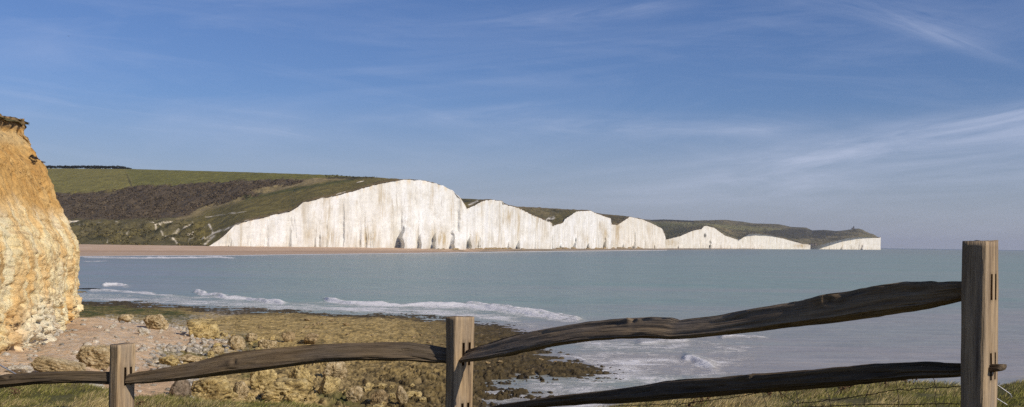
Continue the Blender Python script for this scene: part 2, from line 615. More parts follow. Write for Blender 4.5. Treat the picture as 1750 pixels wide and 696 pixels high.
GREEN, GREEN2, SCRUB, TAN, OLIVE, CHALK = (0.215, 0.190, 0.052), (0.165, 0.136, 0.044), (0.095, 0.072, 0.047), (0.27, 0.21, 0.10), (0.135, 0.115, 0.052), (0.75, 0.70, 0.60)
f_sky1 = curve([(40, 287), (80, 288), (225, 289), (420, 294.5), (540, 298.5), (653, 304.2), (692, 307.3), (800, 360)])
f_front1 = lambda p: np.where(p < 355, 418.5 + 0.004 * (p - 100), f_top(p))
f_y1 = curve([(60, 331), (150, 330), (190, 326), (225, 319), (300, 316), (400, 311), (470, 309), (540, 304), (700, 300)])


def col1(px, py, V):
    w = fbm(V[..., 0] / 45, V[..., 1] / 90, 2, 4)
    w2 = fbm(V[..., 0] / 14, V[..., 1] / 40, 6, 4)
    pyj = py + 3.5 * w + 2.5 * w2
    pxj = px + 14 * w
    c = np.ones(px.shape + (3,)) * np.array(GREEN2)
    c = mixc(c, OLIVE, sst(366, 378, pyj) * sst(350, 320, pxj) * 0.9)
    up = sst(1.5, -1.5, pyj - f_y1(px))
    c = mixc(c, GREEN, up)
    c = mixc(c, (0.17, 0.155, 0.045), up * sst(0.0, 0.4, w + 0.4 * w2) * 0.5)
    # second, slightly lighter field right of the boundary hedge
    c = mixc(c, (0.15, 0.15, 0.036), up * sst(0, 6, px - (212 + (py - 290) * 0.55)) * 0.6)
    c = mixc(c, (0.05, 0.045, 0.02), up * np.exp(-((px - (213 + (py - 290) * 0.42)) / 1.6) ** 2) * sst(288, 310, py) * 0.8)
    # tan rough grass strip
    tan = poly_sdf(pxj, pyj, [(300, 376), (345, 366), (395, 347), (450, 334), (500, 321), (560, 311), (600, 307), (560, 304), (490, 308), (430, 322), (360, 352), (300, 368)], 1.6)
    c = mixc(c, TAN, sst(-4, 2, tan) * 0.95)
    # brown gorse slope
    sc_ = poly_sdf(pxj, pyj, [(40, 333), (150, 331), (190, 327), (230, 319), (300, 316), (420, 310), (500, 307), (520, 310), (470, 320), (420, 327), (450, 330), (440, 336), (380, 347), (340, 356), (320, 368), (270, 374), (160, 376), (110, 374), (40, 378)], 1.6)
    sw = sst(-2, 3, sc_)
    c = mixc(c, SCRUB, sw * 0.95)
    c = mixc(c, (0.16, 0.125, 0.075), sw * sst(0.18, 0.5, w2 + 0.3 * w) * 0.75)
    # bands on the green nose of the headland
    bl = line_dist(px, py, [(420, 340), (470, 330), (540, 318), (600, 308)], 2)
    c = mixc(c, (0.075, 0.085, 0.025), np.exp(-(bl / 5) ** 2) * 0.8)
    c = mixc(c, (0.055, 0.05, 0.025), sst(-2, 2, poly_sdf(pxj, pyj, [(550, 304), (600, 301), (640, 303), (600, 307), (560, 307)], 2)) * 0.8)
    edge = sst(3.5, 0.5, f_top(px) - py + 0.01) * 0 + sst(6, 0, np.abs(py - f_top(px))) * (px > 375)
    c = mixc(c, (0.20, 0.14, 0.07), edge * 0.8)
    # chalk paths and scars
    low = sst(376, 384, py) * (px < 360)
    c = mixc(c, (0.19, 0.16, 0.09), low * sst(0.15, 0.45, w2) * 0.5)
    c = mixc(c, (0.05, 0.048, 0.02), low * sst(0.1, 0.4, -w2 - 0.2 * w) * 0.8)
    for pts, wd, k in [([(351, 371.5), (385, 367), (421, 361.5)], 1.3, .8), ([(251, 386), (264, 387), (276, 400), (285, 407), (298, 412), (304, 418)], 2.2, 1),
                       ([(264, 387), (285, 381), (300, 378.5)], 1.2, .7), ([(287, 404), (305, 396), (322, 386), (331, 382)], 1.8, .9),
                       ([(357, 384), (362, 392), (364, 400), (352, 408), (340, 412)], 2.6, 1), ([(364, 400), (380, 394), (400, 386), (410, 382)], 3.0, .8), ([(318, 402), (330, 398)], 1.5, .8), ([(322, 410), (332, 406)], 1.5, .7),
                       ([(350, 418), (358, 410), (366, 404)], 4.0, .9), ([(118, 382), (132, 380), (147, 386)], 3.0, .9), ([(120, 388), (136, 386)], 2.5, .8),
                       ([(165, 384), (180, 380)], 2, .6), ([(198, 382), (210, 379)], 1.6, .7), ([(178, 386), (184, 389)], 1.6, .5), ([(216, 401), (224, 398)], 1.4, .7), ([(180, 418), (184, 413)], 1.4, .9), ([(610, 312), (622, 309)], 1.5, .9), ([(418, 378), (425, 376)], 1.5, .8), ([(575, 333), (590, 328)], 1.5, .9)]:
        d = line_dist(px, py, pts, 1.3)
        c = mixc(c, (0.80, 0.71, 0.55), np.clip(np.exp(-(d / (wd * 0.5)) ** 2) * k * (0.95 + 2.0 * w2 + 1.2 * fbm(V[..., 0] / 4, V[..., 1] / 9, 27, 3)), 0, 1))
    return c


def rough1(px, py):
    r = np.full(px.shape, 1.2)
    r += 5.0 * sst(374, 384, py) * (px < 350)
    sc_ = poly_sdf(px, py, [(40, 333), (190, 327), (230, 319), (420, 310), (500, 307), (440, 336), (340, 356), (320, 368), (40, 378)], 1.6)
    r += 4.0 * sst(-3, 3, sc_)
    return r


f_d1f = lambda p: np.where(p < 355, 840 + 20 * (p - 40) / 315, f_dep(np.clip(p, 355, 797)) - 1.0)
f_d1k = curve([(40, 1950), (220, 1750), (420, 1480), (540, 1280), (653, 1170), (692, 1180), (797, 1290)])
h1, HV = hill(40, 797, 1.0, f_front1, f_sky1, f_d1f, f_d1k, col1, rough1, nt=190, seed=1)
h1["label"] = "long green and brown downland slope above the shingle beach"


def colf(base, seed, far=0.0):
    def fn(px, py, V):
        k = 1 + V[0, 0, 1] / 3000
        w = fbm(V[..., 0] / (60 * k), V[..., 1] / (100 * k), seed, 4)
        w2 = fbm(V[..., 0] / (16 * k), V[..., 1] / (40 * k), seed + 3, 4)
        c = np.ones(px.shape + (3,)) * np.array(base)
        c = mixc(c, TAN, sst(0.1, 0.5, w) * 0.45)
        c = mixc(c, (0.05, 0.048, 0.024), sst(0.05, 0.4, -w + 0.6 * w2) * 0.8)
        ed = sst(3.0, 0, np.abs(py - f_top(px)))
        c = mixc(c, (0.19, 0.13, 0.065), ed * 0.7 * (1 - far))
        return c
    return fn


flat = lambda v: (lambda p, y: np.full(np.shape(p), v))
f_dt = lambda i: (lambda p: np.interp(p, [SISTERS[i][0] - 30, SISTERS[i][0], SISTERS[i][1]], [SISTERS[i][2] - 20, SISTERS[i][2], SISTERS[i][3]]) - 1.0)


def ftop_from(a, v):
    return lambda p: np.where(p < a, v, f_top(np.maximum(p, a)))


def col_b(px, py, V):
    c = colf(GREEN2, 31)(px, py, V)
    d = line_dist(px, py, [(801, 350.5), (809, 347), (816, 344)], 1.3)
    return mixc(c, CHALK, np.exp(-(d / 1.3) ** 2) * 0.9)


hill(770, 944, 1.0, ftop_from(797, 357.5), curve([(770, 338.5), (788, 339.6), (827, 341.5), (858, 343.5), (862, 349), (944, 388)]), f_dt(1),
     curve([(770, 1500), (827, 1460), (862, 1480), (944, 1600)]), col_b, flat(1.5), nt=50, back=60, seed=2)


def col_c(px, py, V):
    c = colf(OLIVE, 41)(px, py, V)
    c = mixc(c, GREEN2, sst(-3, 4, poly_sdf(px, py, [(940, 385), (945, 372), (960, 362), (990, 358), (985, 366), (960, 380)], 1.4)) * 0.8)
    c = mixc(c, (0.20, 0.155, 0.08), sst(3.5, 0, py - np.interp(px, [880, 930, 990], [354.5, 356, 359])) * 0.8)
    for pts in ([(934, 376), (939, 372), (946, 371)], [(937, 374), (943, 374.5), (948, 373)]):
        c = mixc(c, CHALK, np.exp(-(line_dist(px, py, pts, 1.3) / 1.0) ** 2) * 0.8)
    return c


hill(872, 1044, 0.8, ftop_from(944, 387), curve([(872, 351), (884, 353.5), (930, 355.5), (987, 359.3), (1009, 360.4), (1044, 384)]),
     f_dt(2), curve([(872, 1900), (944, 2000), (1009, 1950), (1044, 1960)]), col_c, flat(2.5), nt=60, back=60, seed=3)
hill(1004, 1137, 0.8, ftop_from(1045, 384), curve([(1004, 360.8), (1012, 362.5), (1030, 366), (1074, 370.2), (1099, 375.8), (1137, 410)]),
     f_dt(3), curve([(1004, 2350), (1137, 2420)]), colf((0.13, 0.105, 0.05), 51), flat(2.5), nt=50, back=60, seed=4)


def col_e(px, py, V):
    c = colf((0.145, 0.128, 0.068), 61, 0.6)(px, py, V)
    ysk = F_SKYE(px)
    u = (py - ysk)
    w = fbm(px / 30, py / 3, 9, 4)
    w2 = fbm(px / 8, py / 2, 19, 3)
    c = mixc(c, (0.21, 0.20, 0.085), sst(-4, 4, poly_sdf(px + 8 * w, py + 2 * w, [(1105, 380), (1180, 381), (1230, 384), (1290, 388), (1340, 392), (1300, 397), (1250, 392), (1210, 386), (1120, 388)], 2)) * 0.75)
    c = mixc(c, (0.032, 0.032, 0.022), sst(-3, 3, poly_sdf(px + 8 * w, py + 2 * w, [(1300, 396), (1345, 391), (1400, 393), (1440, 397), (1400, 408), (1350, 408), (1320, 403)], 2)) * 0.75)
    c = mixc(c, (0.030, 0.031, 0.024), sst(3.2, 1.8, u + w2) * (px < 1185) * (px > 1112) * 0.9)
    c = mixc(c, (0.035, 0.035, 0.022), sst(0.1, 0.4, w2 + 0.5 * w) * 0.55)
    c = mixc(c, (0.19, 0.18, 0.08), sst(-2, 3, poly_sdf(px, py, [(1400, 419), (1440, 408), (1480, 402), (1500, 406), (1450, 405), (1420, 412)], 2)) * 0.6)
    c = mixc(c, (0.06, 0.065, 0.025), sst(-3, 3, poly_sdf(px, py, [(1120, 380), (1160, 384), (1180, 394), (1140, 408), (1125, 395)], 2)) * 0.5)
    return c


F_SKYE = curve([(1085, 374.5), (1101, 375), (1114, 376), (1136, 375.3), (1184, 377.4), (1239, 375.8), (1268, 379), (1287, 382), (1330, 383.2), (1352, 388), (1378, 389.2),
                (1388, 394), (1410, 393.2), (1429, 395.2), (1443, 394), (1462, 391), (1468, 390.8), (1474, 393), (1484, 398), (1494, 401.5), (1500, 405.6), (1506, 406)])


def hill_e_front(p):
    return ftop_from(1138, 410)(p)


f_dEf = lambda p: np.interp(p, [1085, 1138, 1261, 1385, 1506], [2530, 2560, 3100, 4000, 5020]) - 1
hill(1085, 1505, 0.8, hill_e_front, F_SKYE, f_dEf, curve([(1085, 4300), (1239, 5000), (1352, 5300), (1462, 5350), (1506, 5150)]), col_e, flat(4.0), nt=80, back=300, seed=5, power=1.3)

# ------------------------------------------------------------------ leafy clumps: one mesh from many faceted tufts
_ico = None


def ico_arrays(sub):
    bm = bmesh.new()
    bmesh.ops.create_icosphere(bm, subdivisions=sub, radius=1)
    v = np.array([x.co[:] for x in bm.verts])
    f = np.array([[x.index for x in ff.verts] for ff in bm.faces])
    bm.free()
    return v, f


def tufts(centres, radii, cols, seed, flat_=0.75, leaves=26, leaf=0.55):
    """each tuft: a cloud of little leaf sprays through a flattened ball"""
    r = np.random.default_rng(seed)
    n = len(centres)
    d = r.normal(size=(n, leaves, 3))
    d /= np.linalg.norm(d, axis=-1, keepdims=True)
    d[..., 2] = np.abs(d[..., 2]) * 1.0 - 0.15
    rad = r.uniform(0.45, 1.0, (n, leaves, 1))
    p = centres[:, None] + d * rad * radii[:, None, None] * np.array([1, 1, flat_])
    u = r.normal(size=(n, leaves, 3))
    u -= (u * d).sum(-1, keepdims=True) * d * 0.7
    u /= np.linalg.norm(u, axis=-1, keepdims=True)
    w = np.cross(u, d)
    L = (leaf * radii[:, None, None]) * r.uniform(0.6, 1.2, (n, leaves, 1))
    q = np.stack([p - u * L * 0.6, p + w * L * 0.5, p + u * L * 0.6, p - w * L * 0.5], 2)
    V = q.reshape(-1, 3)
    Fc = np.arange(len(V)).reshape(-1, 4)
    cc = np.repeat(cols[:, None] * r.uniform(0.75, 1.3, (n, leaves, 1)), 4, 1).reshape(-1, 3)
    return V, Fc, cc


def hill_point(px, u):
    """a point on the first hill at column px and fraction u of the way up"""
    j = np.clip(np.round(px - 40).astype(int), 0, HV.shape[1] - 1)
    i = np.clip((u * (HV.shape[0] - 1)).astype(int), 0, HV.shape[0] - 1)
    return HV[i, j]


# scrub on the brown slope and the lower bank
cand_px = RNG.uniform(60, 520, 26000)
cand_u = RNG.uniform(0.0, 0.98, 26000)
pp = hill_point(cand_px, cand_u)
qx, qy = to_px(pp[:, 0], pp[:, 1], pp[:, 2])
sd = poly_sdf(qx, qy, [(40, 333), (150, 331), (190, 327), (230, 319), (300, 316), (420, 310), (500, 307), (520, 310), (470, 320), (420, 327), (440, 336), (380, 347), (340, 356), (320, 368), (270, 374), (110, 374), (40, 376)], 1.6)
dens = fbm(pp[:, 0] / 25, pp[:, 1] / 50, 88, 3)
k1 = (sd > -2 + 9 * RNG.uniform(0, 1, len(sd)) ** 2 - 8 * dens * (sd < 8)) & (dens > -0.12)
k2 = (qy > 382) & (qx < 345) & (dens > 0.0) & (RNG.uniform(size=len(qx)) < 0.6)
sel = k1 | k2
cen = pp[sel]
rad = RNG.uniform(0.7, 1.9, sel.sum())
cc = np.where(k1[sel][:, None], np.array([0.088, 0.066, 0.041]), np.array([0.11, 0.092, 0.038])) * RNG.uniform(0.6, 1.7, (sel.sum(), 1))
V, Fc, c = tufts(cen, rad, cc, 3, leaves=12, leaf=0.8)
o = build("scrub", V, Fc, M_leaf, col=c, smooth=False)
tag(o, "dark brown gorse and scrub covering the slope above the far beach", "scrub", kind="stuff")
# the wood along the skyline at the left
npx = RNG.uniform(60, 224, 420)
top_i = hill_point(npx, np.full(420, 1.0))
top_i[:, 2] += RNG.uniform(0.3, 4.0, 420) * sst(226, 200, npx) + 0.2
V, Fc, c = tufts(top_i, RNG.uniform(1.8, 3.2, 420), np.tile([0.030, 0.030, 0.018], (420, 1)), 5, leaves=26, leaf=0.6)
o = build("woodland", V, Fc, M_leaf, col=c, smooth=False)
tag(o, "dark line of trees along the skyline of the left hill", "wood", kind="stuff")
# low scrub on the crest of the tallest cliff
npx = np.concatenate([RNG.uniform(555, 640, 60)])
cp = hill_point(npx, RNG.uniform(0.75, 0.98, 60))
V, Fc, c = tufts(cp, RNG.uniform(0.8, 1.8, 60), np.tile([0.05, 0.047, 0.022], (60, 1)), 6, leaves=20)
o = build("scrub", V, Fc, M_leaf, col=c, smooth=False)
tag(o, "sparse dark scrub near the crest behind the tallest cliff", "scrub", kind="stuff")

# ------------------------------------------------------------------ far beach (shingle bank at the foot of the cliffs)
shore = curve([(60, 438.5), (140, 437.6), (260, 436.6), (400, 436.2), (520, 434.5), (690, 432.6), (800, 431.0), (950, 429.0), (1138, 427.2), (1261, 426.0), (1400, 425.6), (1510, 425.7)])
f_back = curve([(40, 900), (355, 900), (797, 1200), (944, 1540), (1044, 1900), (1137, 2360), (1261, 3150), (1385, 4050), (1510, 5080)])
px = np.arange(40, 1512, 2.0)
dsh = depth_for_z(px, shore(px), 0.0)
dbk = np.maximum(f_back(px), dsh * 1.04)
nt = 36
t = np.linspace(-0.15, 1, nt)[:, None]
D = dsh + (dbk - dsh) * t
zb = f_base_z(px) + 0.5
zprof = np.where(t < 0, t * 6, np.where(t < 0.5, sst(0, 0.55, t) * 1.0, 1.0)) * zb
zprof = np.where(t < 0, t * 4.0, (np.clip(t, 0, 1) ** 0.7) * zb)
PX = np.broadcast_to(px, D.shape)
X = ray(PX, 430.0)[0] * D
Zb = zprof + 0.25 * fbm(X / 12, D / 40, 4, 3) * (t > 0.1)
c = np.ones(D.shape + (3,)) * np.array([0.57, 0.405, 0.27])
c = mixc(c, (0.65, 0.49, 0.35), sst(0.0, 0.4, fbm(X / 40, D / 60, 8, 4)) * 0.6)
c = mixc(c, (0.42, 0.31, 0.22), sst(0.32, 0.0, np.broadcast_to(t, D.shape) + 0.1 * fbm(X / 60, D / 60, 12, 2)) * 0.8)
c = mixc(c, (0.34, 0.22, 0.14), sst(0.12, 0.2, t) * sst(0.32, 0.2, t) * 0.5)
wd = sst(700, 800, PX) * sst(0.2, 0.5, fbm(X / 18, D / 30, 15, 3) + 0.25)
c = mixc(c, (0.12, 0.11, 0.06), wd * 0.8)
c = mixc(c, (0.22, 0.19, 0.14), sst(800, 900, PX) * 0.6)
o = build("beach", np.stack([X, D, Zb], -1), grid_faces(nt, len(px)), M_beach, col=c)
recenter(o)
tag(o, kind="structure")

# ------------------------------------------------------------------ near foreshore
REEF = [(-120, 506), (60, 508), (140, 508.5), (250, 513), (400, 521.5), (560, 528), (700, 532), (770, 535.5), (840, 542), (890, 549), (900, 562), (905, 578), (955, 590), (998, 600),
        (1048, 616), (1064, 631), (985, 641), (900, 640), (850, 650), (905, 655), (950, 664), (890, 672), (845, 680), (805, 712), (790, 800), (700, 1100), (-900, 1100), (-600, 506)]
SHING = [(60, 620), (95, 570), (130, 545), (170, 541), (230, 551), (300, 560), (340, 572), (395, 590), (330, 600), (275, 607), (260, 630), (300, 645), (330, 665), (310, 720), (200, 900), (-600, 900), (-600, 560)]


def shore_masks(X, Y):
    px, py = to_px(X, Y, 0.6)
    n1 = fbm(X / 9, Y / 12, 3, 4)
    n2 = fbm(X / 3, Y / 5, 13, 4)
    jx, jy = px + 26 * n1 + 10 * n2, py + 9 * n1 + 5 * n2
    reef = poly_sdf(jx, jy, REEF, 2.4)
    sh = poly_sdf(jx, jy, SHING, 1.8)
    return px, py, jx, jy, n1, n2, reef, sh


def shore_height(X, Y):
    px, py, jx, jy, n1, n2, reef, sh = shore_masks(X, Y)
    right = np.maximum(sst(640, 860, px), 0.6 * sst(600, 655, py) * sst(520, 640, px))
    base = np.where(reef < 0, -0.9 * sst(0, -40, reef), 0.0) + 0.42 * sst(-6, 60, reef) + 0.20 * sst(40, 200, reef) * (1 - right)
    shw = sst(-25, 45, sh)
    base = base + shw * 0.55 + 1.3 * sst(30, 240, sh)
    # rise towards the near cliff
    foot = np.interp(Y, [40, 70, 80, 90, 98, 104, 110, 150], [-30, -34, -35, -38.5, -41.3, -42.3, -52, -80])
    cl = np.clip(1 - (X - foot) / 14, 0, 1.3)
    base = base + 0.9 * cl ** 1.6
    rk = 1 - shw
    # bedded ledges and weed-covered lumps
    wx = X + 0.8 * fbm(X / 2.2, Y / 2.2, 21, 3)
    wy = Y + 1.2 * fbm(X / 3.0, Y / 3.0, 22, 3)
    d1, gap, idv = worley(wx / 1.1, wy / 1.5)
    d1b, gapb, idb = worley(wx / 0.42 + 40, wy / 0.7)
    rough = 0.55 + 0.9 * sst(-0.3, 0.5, n1) + 0.7 * sst(560, 680, py) * sst(400, 500, px)
    lump = (0.20 * idv * sst(0.02, 0.3, gap) + 0.15 * idb * sst(0.02, 0.3, gapb) - 0.16) * rough * (0.45 + 0.55 * sst(560, 640, py))
    ridge = (1 - np.abs(fbm(X / 6, Y / 2.0, 31, 4)) * 2.2) * 0.10
    far = sst(150, 105, Y)
    h = base + rk * (lump * (0.35 + 0.65 * far) + ridge + 0.11 * fbm(X / 0.5, Y / 0.8, 33, 4)) - rk * 0.05
    h = h + shw * (0.10 * n2 + 0.05 * fbm(X / 0.6, Y / 0.8, 35, 3))
    h = h - right * (0.03 + 0.34 * sst(-0.05, 0.4, fbm(X / 7, Y / 2.4, 41, 4)))
    h = np.where(reef < -30, np.minimum(h, -0.3), h)
    return h


def shore_colour(X, Y, h):
    px, py, jx, jy, n1, n2, reef, sh = shore_masks(X, Y)
    f1 = fbm(X / 1.3, Y / 2.0, 51, 4)
    f2 = fbm(X / 0.45, Y / 0.7, 52, 3)
    right = np.maximum(sst(640, 840, px + 30 * n1), 0.62 * sst(600, 650, py) * sst(520, 640, px + 30 * n1))
    c = np.ones(X.shape + (3,)) * np.array([0.37, 0.275, 0.115])
    c = mixc(c, (0.46, 0.36, 0.18), sst(0.0, 0.5, f1) * 0.6)
    c = mixc(c, (0.10, 0.078, 0.032), sst(0.05, 0.45, -f1 + 0.5 * f2) * 0.7)
    c = mixc(c, (0.40, 0.31, 0.16), sst(600, 660, py) * sst(720, 560, px) * 0.5)
    c = mixc(c, (0.034, 0.026, 0.015), right * (0.86 + 0.3 * f1))
    c = mixc(c, (0.20, 0.15, 0.08), right * sst(0.2, 0.6, f1 + f2 * 0.5) * (0.75 - 0.45 * sst(850, 960, px)))
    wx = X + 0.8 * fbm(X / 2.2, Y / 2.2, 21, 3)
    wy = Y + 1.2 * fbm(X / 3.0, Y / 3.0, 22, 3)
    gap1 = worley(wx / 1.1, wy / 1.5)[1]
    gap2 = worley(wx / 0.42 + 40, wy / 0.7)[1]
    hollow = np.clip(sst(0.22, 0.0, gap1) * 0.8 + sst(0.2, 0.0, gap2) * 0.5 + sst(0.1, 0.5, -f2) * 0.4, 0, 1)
    c = mixc(c, (0.040, 0.032, 0.017), hollow * (0.45 + 0.55 * sst(570, 640, py) * sst(330, 450, px)) * (1 - sst(-8, 14, sh)))  # hollows darkened: weed colour plus shade painted between the lumps
    # green weed
    g = np.maximum.reduce([
        sst(-14, 10, poly_sdf(jx, jy, [(100, 512), (200, 517), (300, 527), (345, 538), (320, 548), (270, 545), (220, 536), (170, 538), (130, 545), (60, 545)], 2.2)),
        sst(-8, 10, poly_sdf(jx, jy, [(262, 598), (330, 592), (400, 604), (395, 616), (330, 612), (270, 612)], 2.0)) * 0.9,
        sst(-8, 10, poly_sdf(jx, jy, [(390, 565), (430, 570), (460, 590), (500, 605), (440, 612), (410, 600)], 2.0)) * 0.6,
        sst(-8, 10, poly_sdf(jx, jy, [(400, 632), (470, 628), (470, 645), (410, 648)], 2.0)) * 0.8,
        sst(-8, 10, poly_sdf(jx, jy, [(540, 676), (600, 674), (640, 690), (560, 692)], 2.0)) * 0.8])
    c = mixc(c, (0.055, 0.065, 0.018), np.clip(g * (0.75 + 0.9 * f1 + 0.5 * n2), 0, 1))
    # dark weed along the waterline
    wl = sst(20, 3, np.abs(reef - 8)) * (px < 900)
    c = mixc(c, (0.045, 0.034, 0.018), wl * 0.85)
    # shingle and the pale cobbles round it
    shw = sst(-8, 14, sh)
    peb = np.ones(X.shape + (3,)) * np.array([0.46, 0.345, 0.235])
    peb = mixc(peb, (0.50, 0.43, 0.36), sst(0.1, 0.45, f2 + 0.6 * n1) * 0.5)
    peb = mixc(peb, (0.36, 0.245, 0.16), sst(0.05, 0.4, -n1) * 0.6)
    c = c * (1 - shw[..., None]) + peb * shw[..., None]
    cob = np.exp(-((sh - 2) / 30) ** 2) * (px > 180) * (py > 535) + sst(-10, 10, poly_sdf(jx, jy, [(340, 572), (420, 570), (400, 590), (370, 596), (345, 590)], 2))
    c = mixc(c, (0.50, 0.46, 0.40), np.clip(cob, 0, 1) * sst(-0.15, 0.35, f2 + 0.4 * f1) * 0.75)
    c = mixc(c, (0.40, 0.37, 0.34), sst(20, 5, np.abs(X - np.interp(Y, [40, 70, 80, 90, 104], [-27, -31, -32, -34, -38])) * 5) * sst(-.2, .3, f2) * 0.6)
    c = c * np.array([1.30, 1.27, 1.18])
    wet = sst(0.16, 0.0, h)
    return mixc(c, (0.05, 0.04, 0.025), wet * 0.7)


ys = [20.0]
while ys[-1] < 196:
    y = ys[-1]
    ys.append(y + (1.0 if y < 58 else max(0.16, 0.45 * y * y / 10530)))
ys = np.array(ys)
nc = 760
u = np.linspace(-0.56, 0.135, nc)
Yg = np.broadcast_to(ys[:, None], (len(ys), nc))
Xg = u[None] * np.maximum(Yg, 60)
Hg = shore_height(Xg, Yg)
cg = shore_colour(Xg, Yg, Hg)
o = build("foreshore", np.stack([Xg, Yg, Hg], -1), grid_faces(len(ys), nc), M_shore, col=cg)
tag(o, kind="structure")
print("foreshore", len(ys), nc)

# ------------------------------------------------------------------ sea
nd, na = 900, 1000
dd = np.concatenate([np.geomspace(30, 220, 430), np.geomspace(222, 20000, 300)])
ang = np.concatenate([np.linspace(-0.75, -0.46, 50), np.linspace(-0.458, 0.50, na), np.linspace(0.505, 0.75, 50)])
Yw = np.broadcast_to(dd[:, None], (len(dd), len(ang)))
Xw = ang[None] * Yw
pxw, pyw = to_px(Xw, Yw, 0.0)
foam = np.zeros(Xw.shape)
zw = np.zeros(Xw.shape)
nA = fbm(Xw / 6, Yw / 10, 71, 4)
nB = fbm(Xw / 20, Yw / 45, 72, 3)
jx, jy = pxw + 9 * nA, pyw + 2.2 * nA + 1.5 * nB


def crest(pts, h, front, rear, fo, wig=1.0):
    """a breaking crest: pts (px,py) left to right; foam runs shoreward (down the picture) for `front` px"""
    global foam, zw
    xs = [p[0] for p in pts]
    yc = np.interp(pxw, xs, [p[1] for p in pts])
    endf = sst(xs[0] - 6, xs[0] + 8, pxw + 8 * nA) * sst(xs[-1] + 12, xs[-1] - 12, pxw + 8 * nA)
    dy = (pyw - yc) + wig * 1.6 * nA
    scale = Yw * Yw / (EYE * F)
    s = dy * scale
    zw = zw + 0.5 * h * endf * np.where(dy > 0, np.exp(-(s / 1.6) ** 2), np.exp(-(s / 4.5) ** 2)) * (0.8 + 0.8 * nA)
    f = np.where(dy > 0, np.clip(1 - dy / (front * 0.75), 0, 1) ** 0.9, np.clip(1 + dy / rear, 0, 1)) * endf * fo
    foam = np.maximum(foam, f)


crest([(176, 489), (200, 486.5), (218, 489)], 1.1, 5, 1.5, 1.0)
crest([(152, 497.5), (185, 496.5), (235, 500), (300, 506)], 0.5, 5, 1.5, 0.8)
crest([(335, 501.5), (350, 503.5), (385, 509.5), (420, 510), (455, 517), (490, 521)], 1.1, 7, 1.5, 0.95)
crest([(552, 510), (562, 514), (600, 519), (700, 522), (790, 524), (830, 527), (880, 534), (940, 542), (990, 548)], 1.0, 9, 2, 0.95)
crest([(795, 521), (830, 525), (880, 532), (915, 534), (990, 545)], 0.9, 10, 2, 0.8)
crest([(1165, 612), (1180, 614), (1200, 622), (1222, 630)], 0.9, 16, 2, 1.0)
crest([(1090, 588), (1130, 584), (1180, 582)], 0.5, 12, 3, 0.7)
crest([(1230, 578), (1255, 576), (1305, 577)], 0.4, 4, 1.5, 0.8)
crest([(950, 606), (985, 612), (1010, 622)], 0.2, 6, 3, 0.7)
crest([(240, 440.5), (330, 440), (372, 438.8), (400, 441)], 0.8, 4.0, 1.2, 0.95, 0.4)
crest([(140, 439.5), (200, 440.5), (290, 441)], 0.4, 4.5, 1.5, 0.7, 0.4)
crest([(140, 447.0), (170, 446.5), (185, 446)], 0.3, 2.0, 1.0, 0.7, 0.4)
# swash strip along the near reef and the far beach
edge = np.interp(pxw, [100, 140, 250, 400, 560, 700, 770, 850, 900], [508, 508.5, 513, 521.5, 528, 532, 535.5, 543, 551])
sw = sst(-15, -1, pyw - edge) * sst(8, 2, pyw - edge) * sst(930, 850, pxw + 30 * nA)
foam = np.maximum(foam, sw * (0.52 + 0.12 * sst(500, 700, pxw) + 0.25 * nA))
lk = line_dist(pxw, pyw + 1.5 * nA, [(300, 506), (345, 509), (420, 514), (490, 521), (555, 518), (620, 522), (720, 525), (800, 528), (900, 540), (1000, 552)], 1.0)
foam = np.maximum(foam, sst(7, 1, lk) * (0.38 + 0.3 * nA))
e2 = shore(pxw)
foam = np.maximum(foam, sst(1.2, 0.2, np.abs(pyw - e2 - 0.4)) * 0.75 * (pxw < 1140))
foam = np.maximum(foam, sst(2.8, 0.8, np.abs(pyw - e2 - 1.6)) * 0.4 * (pxw < 1000) * sst(-.2, .3, nB))
# churned water right of the reef
ch = sst(-70, 40, poly_sdf(jx, jy, [(905, 560), (1000, 575), (1100, 570), (1220, 585), (1290, 575), (1270, 620), (1235, 650), (1150, 680), (1050, 700), (800, 760), (820, 680), (1020, 640), (960, 585)], 1.6))
foam = np.maximum(foam, ch * (0.40 + 0.32 * nA + 0.25 * nB))
ch2 = sst(-30, 20, poly_sdf(jx, jy, [(965, 640), (1040, 634), (1100, 590), (1180, 585), (1130, 640), (1080, 655), (990, 668)], 1.6))
foam = np.maximum(foam, ch2 * (0.50 + 0.35 * nA))
# streaks of old foam further right
st_ = sst(0.25, 0.55, fbm(Xw / 30, Yw / 7, 91, 4)) * sst(1250, 1330, pxw) * sst(560, 585, pyw) * 0.2
foam = np.maximum(foam, st_)
nS = fbm(Xw / 120, Yw / 50, 75, 4)
zw = zw + 0.10 * fbm(Xw / 9, Yw / 4.5, 77, 3) * sst(600, 100, Yw) + 0.05 * foam * nA
cw = np.ones(Xw.shape + (3,)) * np.array([0.255, 0.32, 0.245])
cw = mixc(cw, (0.26, 0.285, 0.285), sst(520, 200, pxw + 120 * nS) * 0.9)
cw = mixc(cw, (0.33, 0.295, 0.26), sst(500, 590, pyw + 60 * nS + 0.03 * (pxw - 1000)) * 0.9)
cw = mixc(cw, (0.20, 0.20, 0.19), sst(16, 0, pyw - e2) * (pxw < 1300) * 0.6)
cw = mixc(cw, (0.25, 0.265, 0.195), sst(700, 2500, Yw) * 0.75)
cw = mixc(cw, (0.05, 0.10, 0.14), sst(7000, 9000, Yw) * 0.8)
cw = cw * 1.10
o = build("sea", np.stack([Xw, Yw, zw], -1), grid_faces(len(dd), len(ang)), M_water, col=cw, attrs={"foam": foam})
tag(o, kind="structure")


